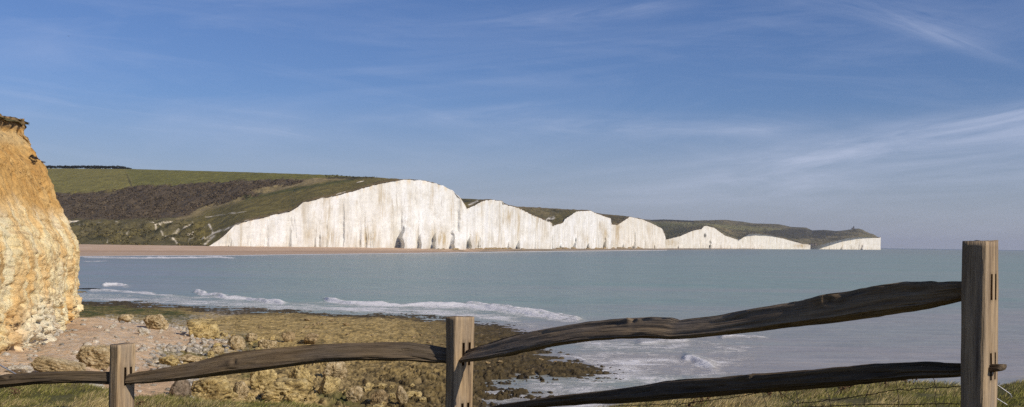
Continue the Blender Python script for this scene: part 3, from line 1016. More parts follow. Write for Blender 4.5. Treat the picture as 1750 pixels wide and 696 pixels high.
# ------------------------------------------------------------------ the near ochre cliff
def near_cliff():
    plan = [(-22, 30), (-27, 50), (-33.0, 66), (-34.0, 70), (-35.0, 80), (-38.6, 89), (-41.3, 97), (-42.4, 103), (-44.2, 106.5), (-50, 110), (-75, 118)]
    P = np.array(plan)
    seg = np.concatenate([[0], np.cumsum(np.hypot(*np.diff(P, axis=0).T))])
    s = np.concatenate([np.linspace(0, seg[2], 40)[:-1], np.linspace(seg[2], seg[8], 330)[:-1], np.linspace(seg[8], seg[-1], 60)])
    bx = np.interp(s, seg, P[:, 0])
    by = np.interp(s, seg, P[:, 1])
    k = np.ones(9) / 9
    for arr in (bx, by):
        arr[4:-4] = np.convolve(arr, k, "valid")
    tx, ty = np.gradient(bx, s), np.gradient(by, s)
    ln = np.hypot(tx, ty)
    nxn, nyn = ty / ln, -tx / ln          # outward normal (towards the sea)
    nr = 190
    zt = np.interp(by, [60, 86, 96, 104, 112], [19.3, 20.1, 20.9, 21.3, 21.4]) + 0.12 * fbm(s / 1.5, 1.0, 2, 3)
    t = np.linspace(0, 1, nr)[:, None]
    Z = 0.3 + (zt - 0.3) * t
    S = np.broadcast_to(s, Z.shape)
    Zr = Z + (21.2 - zt) * sst(12, 19, Z)
    prof = np.interp(Zr, [0, 1.5, 3, 6, 8.5, 10, 13.6, 16.7, 17.8, 19.4, 19.6, 22], [0.6, 0.2, -0.1, -0.1, -0.25, 0.25, 2.1, 3.0, 4.0, 4.9, 5.2, 5.3])
    wob = fbm(S / 9, Z / 14, 4, 3)
    soil = sst(11.2, 13.0, Z + 1.6 * wob)
    # chalk: bedded and jointed blocks; soil: rilled slope
    jx_ = S + 0.6 * fbm(S / 2, Z / 2, 5, 3)
    jz_ = Z + 0.25 * fbm(S / 3, Z / 1.5, 6, 3)
    d1, gp, idv = worley(jx_ / 1.5, jz_ / 0.8)
    d1b, gpb, idb = worley(jx_ / 0.55 + 31, jz_ / 0.30)
    blocks = 0.55 * (idv - 0.5) * sst(0.0, 0.07, gp) + 0.26 * (idb - 0.5) * sst(0, 0.08, gpb)
    bedz = (jz_ + 0.45 * fbm(S / 9, 3.1, 8, 3) + 0.95 * fbm(0.3, Z / 1.7, 81, 3) + 0.3 * fbm(S / 4, Z / 1.2, 82, 3)) / 0.8
    lay = np.floor(bedz)
    blocks += 0.30 * (((lay * 0.6180339) % 1.0) - 0.5) * (0.6 + fbm(S / 3, lay * 3.7, 28, 2))
    blocks -= 0.30 * sst(0.05, 0.0, np.abs(fbm(S / 1.8, lay * 0.35, 29, 2)))
    low = sst(6.5, 2.0, Z + 1.2 * wob)
    bed = 0.16 * fbm(S / 6, jz_ / 0.7, 9, 3) * (0.3 + low)
    butt = 1.0 * fbm(S / 6.0, Z / 30, 12, 3)
    rill = 0.5 * fbm(S / 2.2, Z / 6, 14, 4) + 0.34 * fbm(S / 0.8, Z / 1.1, 15, 5) - 0.25 * sst(0.1, 0.5, fbm(S / 1.3, Z / 0.9, 16, 3))
    out = (1 - soil) * (-0.12 * (lay % 3 != 1) * sst(0.14, 0.0, np.abs(bedz % 1.0 - 0.04)) + blocks * (0.42 + 1.4 * low) + bed + butt + 0.25 * fbm(S / 1.2, Z / 1.0, 7, 4)) + soil * (rill + butt * 0.7)
    out -= 0.9 * low * sst(0.15, 0.55, fbm(S / 1.6, Z / 0.9, 17, 3)) * sst(0.5, 1.5, Z)      # broken pockets near the foot
    out += 1.2 * sst(2.2, 0.3, Z) * (0.5 + 1.0 * fbm(S / 1.8, 0.5, 18, 3))                    # rubble foot
    rim = sst(20.0, 20.3, Zr + 0.4 * fbm(S / 1.2, 2.2, 19, 3))
    out += rim * (0.12 + 0.22 * fbm(S / 0.8, Z / 0.4, 20, 3))
    V = np.stack([bx + nxn * (out - prof), by + nyn * (out - prof), Z], -1)
    f1 = fbm(S / 2.4, Z / 3.0, 61, 4)
    vs = fbm(jx_ / 1.9 + 0.4 * fbm(S, Z, 67, 3), Z / 7, 62, 5)
    f2 = fbm(S / 0.5, Z / 0.35, 63, 3)
    c = np.ones(Z.shape + (3,)) * np.array([0.76, 0.585, 0.315])
    c = mixc(c, (0.62, 0.39, 0.14), sst(0.0, 0.5, vs + 0.05) * 0.75)
    c = mixc(c, (0.76, 0.67, 0.47), sst(0.0, 0.4, -vs) * 0.6)
    c = mixc(c, (0.74, 0.68, 0.55), low * sst(70, 76, by + 0 * Z) * sst(0.9, 0.2, sst(84, 92, by + 0 * Z)) * 0.8)
    c = mixc(c, (0.36, 0.24, 0.10), sst(0.2, 0.5, f1 + 0.4 * f2) * 0.5)
    crack = sst(0.05, 0.0, gp) * 0.35 + sst(0.10, 0.0, np.abs(fbm(S / 14, Z / 0.9, 64, 2))) * sst(0.15, 0.4, fbm(S / 5, Z / 3, 66, 2)) * 0.55
    c = mixc(c, (0.22, 0.15, 0.08), np.clip(crack, 0, 1) * (1 - soil))
    sc_ = np.ones(Z.shape + (3,)) * np.array([0.55, 0.335, 0.115])
    sc_ = mixc(sc_, (0.63, 0.43, 0.18), sst(0.0, 0.45, f1) * 0.6)
    sc_ = mixc(sc_, (0.45, 0.25, 0.08), sst(0.0, 0.4, -f1 + 0.5 * f2) * 0.55)
    holes = sst(0.17, 0.10, worley(S / 0.9 + 9, Z / 0.7)[0]) * sst(0.05, 0.3, fbm(S / 4, Z / 1.6, 68, 2) + 0.08)
    sc_ = mixc(sc_, (0.07, 0.045, 0.03), holes * 0.85)
    sc_ = mixc(sc_, (0.55, 0.42, 0.22), sst(18.2, 18.9, Zr) * sst(20.2, 19.6, Zr) * 0.6)
    ledge = sst(0.10, 0.0, np.abs(bedz % 1.0 - 0.04)) * sst(-0.1, 0.3, fbm(S / 2.2, lay * 3.1, 71, 3))
    joint = sst(0.045, 0.0, np.abs(fbm(S / 1.5, Z / 7, 72, 3))) * sst(0.0, 0.35, fbm(S / 3, Z / 2, 73, 3))
    c = mixc(c, (0.20, 0.135, 0.07), np.clip(ledge * 0.45 * (lay % 3 != 1) + joint * 0.45, 0, 0.8))
    c = c * (1 - soil[..., None]) + sc_ * soil[..., None] * 0.9
    c = mixc(c, (0.30, 0.20, 0.10), rim * 0.8)
    c = mixc(c, (0.14, 0.10, 0.055), rim * sst(-0.1, 0.3, f2 + 0.2) * 0.8)
    c = np.minimum(c * 1.2, 0.86)
    root = empty("ochre_cliff", Vector((-38, 80, 0)))
    tag(root, "steep orange and cream sea cliff with crumbling face at the left edge", "cliff")
    o = build("cliff_face", V - np.array([-38, 80, 0.0]), grid_faces(nr, len(s), True), M_near, root, col=c, smooth=False)
    # turf on top, running inland
    nt2 = 34
    tt = np.linspace(-0.012, 1, nt2)[:, None] ** 1
    edge_ = V[-1]
    Xt = edge_[:, 0] - tt * 45 * nxn - 0
    Yt = edge_[:, 1] - tt * 45 * nyn * 0.4
    Zt = edge_[:, 2] + 0.05 + 1.5 * tt - 0.5 * sst(0.0, -0.012, tt) + 0.25 * fbm(Xt / 1.5, Yt / 1.5, 3, 3)
    ct = np.ones(Xt.shape + (3,)) * np.array([0.085, 0.075, 0.03])
    ct = mixc(ct, (0.16, 0.12, 0.05), sst(0, 0.4, fbm(Xt, Yt, 4, 3)) * 0.7)
    build("turf_cap", np.stack([Xt, Yt, Zt], -1) - np.array([-38, 80, 0.0]), grid_faces(nt2, len(s)), M_turf, root, col=ct)
    return V, s


NCV, NCS = near_cliff()

# shrubs clinging to the cliff edge, seen against the sky
for (spx, spy, sd_, sr, n_, lab) in [(58, 268, 99, 0.22, 13, "dark shrub clinging to the upper edge of the orange cliff, larger of the two"),
                                    (68, 281, 101, 0.17, 7, "small dark shrub just below the larger one on the orange cliff edge")]:
    base = np.array(at1(spx, spy, sd_))
    r = np.random.default_rng(int(spx))
    cen = base + r.normal(size=(n_, 3)) * np.array([0.14, 0.3, 0.3])
    V, Fc, c = tufts(cen, np.full(n_, sr), np.tile([0.05, 0.035, 0.028], (n_, 1)), int(spy), leaves=30, leaf=0.5)
    o = build("shrub", V, Fc, M_leaf, col=c, smooth=False)
    recenter(o)
    tag(o, lab, "shrub")


# ------------------------------------------------------------------ rocks
def rock_arrays(seed, sub=4, planes=14, lumpy=0.16, flatten=1.0, pits=0.5):
    v, f = ico_arrays(sub)
    r = np.random.default_rng(seed)
    n = r.normal(size=(abs(planes), 3))
    if planes < 0:                      # blocky: bedding and joint faces
        ax_ = np.array([[1, 0, 0], [-1, 0, 0], [0, 1, 0], [0, -1, 0], [0, 0, 1], [0, 0, -1]], float)
        n = np.concatenate([ax_ + 0.16 * r.normal(size=(6, 3)), n[:abs(planes) - 6]])
        planes = len(n)
    n /= np.linalg.norm(n, axis=1, keepdims=True)
    dist = r.uniform(0.55, 1.0, planes)
    dots = v @ n.T
    rad = np.where(dots > 0.12, dist / np.maximum(dots, 0.12), 9).min(1)
    rad = np.minimum(rad, 1.15)
    p = v * rad[:, None]
    o3 = seed * 3.7
    rad2 = 1 + lumpy * fbm(p[:, 0] * 2.2 + o3, p[:, 1] * 2.2, p[:, 2] * 2.2, 5) + 0.5 * lumpy * (1 - 2 * np.abs(fbm(p[:, 0] * 3.5 + o3, p[:, 1] * 3.5, p[:, 2] * 3.5 + 9, 4)))
    p = p * rad2[:, None]
    if sub > 3:
        p = p * (1 + 0.45 * lumpy * fbm(p[:, 0] * 8 + o3, p[:, 1] * 8, p[:, 2] * 8, 3) - 0.16 * sst(0.15, 0.5, fbm(p[:, 0] * 4 + o3, p[:, 1] * 4 + 7, p[:, 2] * 4, 3)))[:, None]
    p[:, 2] *= flatten
    tint = fbm(p[:, 0] * 2 + o3, p[:, 1] * 2, p[:, 2] * 2, 4)
    tint2 = fbm(p[:, 0] * 6 + o3, p[:, 1] * 6, p[:, 2] * 6, 3)
    ext = np.array([np.ptp(p[:, 0]), np.ptp(p[:, 1]), np.ptp(p[:, 2])])
    p = p / ext
    p -= (p.min(0) + p.max(0)) / 2
    return p, f, tint, tint2            # unit box, centred


PAL = {"gold": ((0.55, 0.42, 0.18), (0.66, 0.53, 0.27), (0.17, 0.125, 0.06)),
       "tan": ((0.50, 0.385, 0.215), (0.62, 0.52, 0.34), (0.20, 0.15, 0.075)),
       "brown": ((0.34, 0.245, 0.125), (0.48, 0.37, 0.21), (0.12, 0.09, 0.045)),
       "white": ((0.62, 0.57, 0.47), (0.70, 0.67, 0.60), (0.45, 0.38, 0.27)),
       "grey": ((0.22, 0.17, 0.12), (0.32, 0.26, 0.19), (0.10, 0.08, 0.055))}


def rock_colour(kind, tint, tint2, zrel):
    a, b, c3 = PAL[kind]
    c = np.ones((len(tint), 3)) * np.array(a)
    c = mixc(c, b, sst(0.0, 0.4, tint) * 0.8)
    c = mixc(c, c3, sst(0.02, 0.40, -tint + 0.7 * tint2) * 0.85)
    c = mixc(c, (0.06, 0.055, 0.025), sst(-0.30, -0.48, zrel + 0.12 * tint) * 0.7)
    return c


def ground_at(X, Y):
    return float(shore_height(np.array([X]), np.array([Y]))[0])


def boulder(px, py, wpx, hpx, kind, label, seed, dy=0.8, planes=14, lumpy=0.16, tilt=0.0, cat="boulder", group=None, sink=0.15, name="boulder"):
    """px, py: middle of the foot of the rock where it meets the shore"""
    z = 0.6
    for _ in range(4):
        d = float(depth_for_z(px, py, z))
        X = float(ray(px, py)[0]) * d
        z = ground_at(X, d)
        z = min(max(z, 0.05), 3.0)
    w, h = wpx * d / F, hpx * d / F
    p, f, ti, t2 = rock_arrays(seed, 5 if wpx > 24 else 4, max(7, planes - 4) if planes > 0 else planes, lumpy * 0.75)
    c = rock_colour(kind, ti, t2, p[:, 2])
    p = p * np.array([w, w * dy, h / (1 - sink)])
    if tilt:
        ca, sa = math.cos(tilt), math.sin(tilt)
        p = np.stack([p[:, 0] * ca - p[:, 2] * sa, p[:, 1], p[:, 0] * sa + p[:, 2] * ca], -1)
    p[:, 2] -= p[:, 2].min()
    o = build(name, p, f, M_rock, col=c)
    o.location = (X, d + w * dy * 0.35, z - h * sink / (1 - sink))
    tag(o, label, cat, group)
    return o


HERO = [
    (343, 578, 66, 31, "gold", "large flat-topped yellow boulder standing alone where the pink shingle ends", 101, .8, -9, .12, 0),
    (356, 690, 80, 44, "gold", "big golden boulder right behind the grass below the middle rail", 102, .9, -10, .2, .12),
    (303, 680, 36, 30, "grey", "dark shaded boulder leaning on the left side of the big golden one", 103, .9, 9, .12, .2),
    (160, 630, 66, 40, "tan", "large rough tan boulder just left of the leftmost fence post", 104, .9, -11, .2, -.1),
    (98, 640, 92, 22, "tan", "long low tan slab in front of the cream cliff foot", 105, .5, -8, .16, -.12),
    (262, 563, 42, 26, "tan", "tan broken boulder topping the pile at the shingle's far edge", 106, .9, 14, .24, 0),
    (212, 552, 28, 14, "tan", "small rounded tan boulder between the cliff corner and the broken pile", 107, .8, 12, .2, 0),
    (243, 573, 24, 13, "white", "pale chalk boulder in front of the broken pile", 108, .8, 12, .2, 0),
    (402, 598, 30, 26, "tan", "pointed triangular tan boulder among the pale cobbles", 109, .7, 8, .12, .2),
    (455, 596, 34, 18, "tan", "low tan boulder above the middle rail, left of a rounder one", 110, .8, 12, .2, 0),
    (492, 584, 24, 17, "brown", "round brown boulder on the weedy flat above the middle rail", 111, .8, 12, .2, 0),
    (531, 590, 25, 20, "brown", "upright brown boulder, rightmost above the middle rail", 112, .8, 12, .2, 0),
    (512, 668, 46, 46, "gold", "tall leaning golden rock fin below the middle rail", 113, .7, 9, .18, .5),
    (485, 690, 80, 42, "gold", "broad golden rock mass in front of the leaning fin", 114, .9, -11, .26, 0),
    (448, 668, 48, 40, "gold", "cracked golden boulder left of the leaning fin", 115, .9, 14, .24, 0),
    (570, 652, 40, 31, "tan", "tan boulder with a small dark hollow, below the middle rail", 116, .9, -9, .2, .1),
    (560, 672, 40, 28, "gold", "rounded golden boulder in front of the hollowed one", 117, .9, 14, .24, 0),
    (605, 692, 30, 30, "tan", "notched tan boulder at the foot of the picture, left of three", 118, .9, 12, .26, 0),
    (648, 694, 34, 30, "brown", "dark-sided brown boulder at the foot of the picture, middle of three", 119, .9, 12, .22, 0),
    (686, 690, 22, 30, "tan", "upright pitted tan boulder at the foot of the picture, right of three", 120, .9, 12, .2, 0),
    (120, 676, 96, 20, "white", "pale chalk slab under the left rail above the grass", 121, .6, -8, .16, 0),
    (410, 680, 26, 28, "tan", "narrow split boulder between the big golden one and the golden mass", 122, .9, 10, .22, 0),
    (368, 606, 26, 14, "tan", "low tan boulder just above the middle rail among green weed", 123, .8, 12, .2, 0),
    (322, 620, 42, 14, "tan", "flat layered tan boulder right of the leftmost post, above the rail", 124, .7, 10, .2, .1),
    (285, 628, 34, 18, "gold", "yellow boulder right beside the leftmost post, behind the rail", 125, .8, 12, .2, 0),
    (428, 585, 22, 15, "tan", "small tan boulder right of the pointed one", 126, .8, 12, .2, 0),
    (425, 612, 30, 16, "tan", "half hidden tan boulder at the top edge of the middle rail", 127, .8, 12, .2, 0),
    (30, 640, 40, 14, "white", "pale chalk block at the left edge above the left rail", 128, .8, -8, .16, 0),
]
for (x_, y_, w_, h_, k_, lab, sd_, dy_, pl_, lu_, ti_) in HERO:
    boulder(x_, y_, w_, h_, k_, lab, sd_, dy_, pl_, lu_, ti_)

# rocks that nothing tells apart: individuals sharing one label per group
PROTO = {}
for kind in ("gold", "tan", "white", "brown"):
    for v_ in range(5):
        p, f, ti, t2 = rock_arrays(300 + v_ + 10 * len(kind), 4, -9 if v_ % 2 else 8, 0.14)
        oo = build("rock", p, f, M_rock, col=rock_colour(kind, ti, t2, p[:, 2]))
        PROTO[(kind, v_)] = oo.data
        bpy.data.objects.remove(oo)
GROUPS = [
    ("white", "small white chalk stone scattered on the pink shingle", "white stones on the shingle", 34, [(100, 560), (170, 548), (300, 562), (380, 590), (300, 604), (230, 600), (110, 600)], (4, 13), 0.5),
    ("white", "pale chalk rock in the cobble bank bordering the shingle", "pale rocks of the cobble bank", 40, [(200, 548), (260, 556), (330, 572), (420, 575), (440, 600), (330, 625), (230, 630), (235, 605), (330, 600), (300, 575)], (6, 16), 0.55),
    ("white", "white chalk block fallen at the foot of the cream cliff", "fallen blocks at the cliff foot", 30, [(20, 600), (60, 592), (92, 582), (96, 556), (135, 543), (150, 549), (112, 575), (105, 598), (60, 612)], (6, 22), 0.55),
    ("gold", "yellowish rock lying among the green weed above the middle rail", "yellow rocks in the weed", 36, [(375, 560), (470, 575), (560, 585), (540, 600), (420, 615), (330, 625), (370, 595)], (8, 22), 0.6),
    ("gold", "golden rock heaped below the middle rail", "golden rocks below the rail", 44, [(390, 640), (470, 632), (560, 640), (720, 650), (740, 694), (400, 694)], (8, 26), 0.7),
    ("brown", "brown weedy rock breaking the surface of the flat reef", "weedy rocks on the reef", 40, [(420, 535), (740, 545), (860, 560), (980, 610), (880, 640), (780, 600), (600, 575), (450, 560)], (5, 14), 0.45),
]
for gi, (kind, lab, grp, num, poly, wr, hr) in enumerate(GROUPS):
    r = np.random.default_rng(900 + gi)
    xs = [p[0] for p in poly]
    ysx = [p[1] for p in poly]
    made = 0
    while made < num:
        x_, y_ = r.uniform(min(xs), max(xs)), r.uniform(min(ysx), max(ysx))
        if poly_sdf(np.array([x_]), np.array([y_]), poly)[0] < 0:
            continue
        d = float(depth_for_z(x_, y_, 0.8))
        X = float(ray(x_, y_)[0]) * d
        z = ground_at(X, d)
        w = (wr[0] + (wr[1] - wr[0]) * r.uniform() ** 2) * d / F
        o = bpy.data.objects.new("stone" if wr[1] < 14 else "rock", PROTO[(kind, int(r.integers(5)))])
        COL.objects.link(o)
        hgt = w * hr * r.uniform(0.7, 1.3)
        o.scale = (w, w * r.uniform(0.6, 1.0), hgt)
        o.rotation_euler = (r.uniform(-.3, .3), r.uniform(-.3, .3), r.uniform(0, 6.28))
        o.location = (X, d, max(z, -0.05) + hgt * 0.28)
        tag(o, lab, "stone" if wr[1] < 14 else "rock", grp)
        made += 1

# pebbles: nobody could count them
nP = 9000
pxp = RNG.uniform(-20, 460, nP)
pyp = RNG.uniform(545, 700, nP)
dP = depth_for_z(pxp, pyp, 0.8)
XP = ray(pxp, pyp)[0] * dP
_, _, _, _, n1p, n2p, reefp, shp = shore_masks(XP, dP)
keep = (np.exp(-((shp - 0) / 12) ** 2) * 0.8 + 0.035 * (shp > 0)) > RNG.uniform(0, 1, nP)
XP, dP = XP[keep], dP[keep]
hp = shore_height(XP, dP)
v1, f1_ = ico_arrays(1)
nP = len(XP)
rs = RNG.uniform(0.06, 0.24, nP) * RNG.uniform(0.6, 1.3, nP)
vv = v1[None] * (1 + 0.25 * RNG.normal(size=(nP, len(v1), 1))) * rs[:, None, None] * np.array([1.2, 1, 0.7])
vv = vv + np.stack([XP, dP, hp + rs * 0.2], -1)[:, None]
ff = (f1_[None] + (np.arange(nP) * len(v1))[:, None, None]).reshape(-1, 3)
pc = np.array([0.50, 0.46, 0.39]) * RNG.uniform(0.55, 1.3, (nP, 1)) * np.array([1, 1, 1]) + RNG.uniform(-.03, .03, (nP, 1)) * np.array([1, .4, -.6])
o = build("pebbles", vv.reshape(-1, 3), ff, M_rock, col=np.repeat(pc, len(v1), 0), smooth=False)
tag(o, "pale pebbles strewn over and around the pink shingle", "pebbles", kind="stuff")

# low dark strip in the water by the cliff, and weedy rocks below the far cliffs
o = boulder(152, 494.2, 44, 2.4, "grey", "thin dark strip awash in the sea beside the near cliff", 150, 0.25, 10, 0.2, 0, "rock ledge", name="dark_strip")
o.location.z = -0.1
for dat in list(o.data.color_attributes):
    arr = np.tile([0.03, 0.028, 0.025, 1.0], len(o.data.vertices)).astype(np.float32)
    dat.data.foreach_set("color", arr)
r = np.random.default_rng(77)
for px_, n_ in [(690, 2), (728, 3), (752, 3), (777, 4), (812, 4), (835, 6), (855, 6), (885, 3), (965, 4), (985, 4), (1018, 3), (1038, 3), (1063, 3), (1088, 4)]:
    for _ in range(n_):
        x_ = px_ + r.normal() * 6
        dc = float(f_dep(min(max(x_, 356), 1136))) - r.uniform(22, 50)
        X = float(ray(x_, 430)[0]) * dc
        kind = "brown" if px_ > 800 or r.uniform() < .5 else "tan"
        o = bpy.data.objects.new("rock", PROTO[(kind, int(r.integers(5)))])
        COL.objects.link(o)
        w = r.uniform(2.5, 7.0) * dc / 1100
        o.scale = (w, w, w * r.uniform(0.4, 0.7))
        o.rotation_euler = (0, 0, r.uniform(0, 6.28))
        o.location = (X, dc, 1.5)
        tag(o, "fallen rock at the foot of the far white cliffs", "rock", "fallen rocks below the far cliffs")

# ------------------------------------------------------------------ clifftop ground in the foreground
f_edge_y = curve([(-400, 655), (0, 664), (60, 663), (150, 666), (230, 684), (300, 687), (370, 692), (480, 694), (545, 702), (700, 730), (900, 725), (1060, 700), (1100, 694), (1160, 690), (1250, 677), (1380, 662), (1500, 660),
                  (1600, 660), (1660, 668), (1700, 668), (1750, 658), (2200, 645)])
EDGE_D = 9.0


def near_ground_z(X, Y):
    """height of the turf (world z)"""
    ex = X / np.maximum(Y, 4.0)
    pxx = CX + F * ex
    ze = at(pxx, f_edge_y(pxx), EDGE_D)[..., 2]
    lump = 0.035 * fbm(X / 0.8, Y / 0.8, 5, 3)
    top = np.where(Y > 3, ze, ze) - 0.02 * (EDGE_D - Y)
    w = sst(7.5, 3.0, Y)
    top = top * (1 - w) + (EYE - 1.25) * w
    drop = np.clip(Y - EDGE_D - 0.2, 0, None)
    z = top + lump - 0.55 * drop - 0.25 * np.minimum(drop, 2) ** 2
    return np.maximum(z, 0.6)


yy = np.concatenate([np.linspace(-6, 6.5, 26)[:-1], np.linspace(6.5, 11, 70)[:-1], np.linspace(11, 24, 30)])
xx = np.linspace(-16, 16, 321)
Xn, Yn = np.meshgrid(xx, yy)
Zn = near_ground_z(Xn, Yn)
c = np.ones(Xn.shape + (3,)) * np.array([0.095, 0.09, 0.035])
c = mixc(c, (0.19, 0.15, 0.075), sst(-0.1, 0.5, fbm(Xn / 0.5, Yn / 0.5, 6, 4)) * 0.7)
c = mixc(c, (0.30, 0.24, 0.16), sst(0.5, 2.5, Yn - EDGE_D) * 0.8)
o = build("ground", np.stack([Xn, Yn, Zn], -1), grid_faces(len(yy), len(xx)), M_turf, col=c)
tag(o, kind="structure")


def fill_block_hill():
    # unseen hill rising behind and to the left, added to block sky fill
    th = np.radians(np.linspace(162, 262, 90))[None, :]          # compass from +X, anticlockwise
    rr = np.geomspace(9, 420, 70)[:, None]
    X, Y = rr * np.cos(th), rr * np.sin(th)
    w_az = sst(162, 190, np.degrees(th)) * sst(262, 240, np.degrees(th))
    up = np.clip((rr - 9) / 75, 0, 1) ** 1.2 * 36 * w_az
    Z = EYE - 1.5 + up + 0.8 * fbm(X / 9, Y / 9, 3, 3) * sst(9, 25, rr)
    Z = np.minimum(Z, EYE - 1.3 + up)
    c = np.ones(X.shape + (3,)) * np.array([0.07, 0.065, 0.028])
    c = mixc(c, (0.045, 0.042, 0.02), sst(0, 0.4, fbm(X / 15, Y / 15, 9, 3)))
    o = build("hill", np.stack([X, Y, Z], -1), grid_faces(70, 90), M_turf, col=c)
    tag(o, kind="structure")


fill_block_hill()


def grass_mesh():
    r = np.random.default_rng(21)
    n = 90000
    px = np.concatenate([r.uniform(-160, 640, int(n * .46)), r.uniform(1010, 1900, int(n * .54))])
    n = len(px)
    dy = r.uniform(7.4, 9.5, n) ** 1
    X = (px - CX) / F * dy
    Z = near_ground_z(X, dy)
    tuft = fbm(X / 0.35, dy / 0.35, 31, 3)
    big = fbm(X / 1.3, dy / 1.3, 32, 3)
    L = (0.024 + 0.030 * r.uniform(size=n)) * (1 + 1.8 * np.clip(tuft, -0.5, 0.9)) + 0.035 * np.clip(big, 0, 1) * (px > 900)
    a = r.uniform(0, 6.28, n)
    wind = np.array([0.8, 0.25])
    lean = r.uniform(0.2, 1.1, n)
    dx = np.cos(a) * lean * 0.7 + wind[0] * 0.5
    dyy = np.sin(a) * lean * 0.7 + wind[1] * 0.4
    w = r.uniform(0.0016, 0.0036, n)
    sx, sy = -np.sin(a + 1.0), np.cos(a + 1.0)
    base = np.stack([X, dy, Z - 0.01], -1)
    pts = []
    for k, (u, ww) in enumerate(((0, 1.0), (0.4, 0.9), (0.75, 0.6), (1.0, 0.12))):
        cx = base + np.stack([dx * L * u ** 1.7, dyy * L * u ** 1.7, L * u * (1 - 0.25 * u * lean)], -1)
        off = np.stack([sx * w * ww, sy * w * ww, 0 * w], -1)
        pts += [cx - off, cx + off]
    V = np.stack(pts, 1)
    idx = (np.arange(n) * 8)[:, None]
    fc = np.concatenate([idx + np.array([0, 1, 3, 2]), idx + np.array([2, 3, 5, 4]), idx + np.array([4, 5, 7, 6])])
    dry = sst(-0.25, 0.4, 0.9 * big + 0.5 * tuft + r.normal(size=n) * 0.28 - 0.06 + 0.12 * (px > 900))
    g = np.array([0.27, 0.265, 0.072])
    d = np.array([0.60, 0.48, 0.25])
    col = g * (1 - dry[:, None]) + d * dry[:, None]
    col = col * r.uniform(0.6, 1.4, (n, 1)) * (1 + 0.5 * fbm(X / 0.18, dy / 0.25, 34, 3))[:, None]
    col = np.repeat(col, 8, 0)
    o = build("grass", V.reshape(-1, 3), fc, M_grass, col=col, smooth=False)
    tag(o, "short windblown green and straw coloured grass on the cliff edge", "grass", kind="stuff")


grass_mesh()

# ------------------------------------------------------------------ the cleft post and rail fence
POSTS = [  # px centre, depth, d-angle (deg, towards camera), top py left/right corner, lit width, side width, slots (py ranges), lean
    dict(px=-360, dep=7.6, a=24, top=600, w1=.15, w2=.085, slots=[(640, 668)]),
    dict(px=210.5, dep=7.45, a=31, top=588, w1=.155, w2=.09, slots=[(627, 658)]),
    dict(px=787, dep=6.7, a=45, top=541, w1=.165, w2=.092, slots=[(585, 624), (688, 724)]),
    dict(px=1675.5, dep=4.2, a=43.5, top=412, w1=.145, w2=.088, slots=[(468, 512), (602, 648)]),
]
for P_ in POSTS:
    P_["pos"] = at1(P_["px"], 500, P_["dep"])
fence = empty("wooden_fence", Vector((POSTS[2]["pos"].x, POSTS[2]["pos"].y, EYE - 1.45)))
tag(fence, "weathered cleft wood post and rail fence along the grassy cliff edge", "fence")
FL = np.array(fence.location)


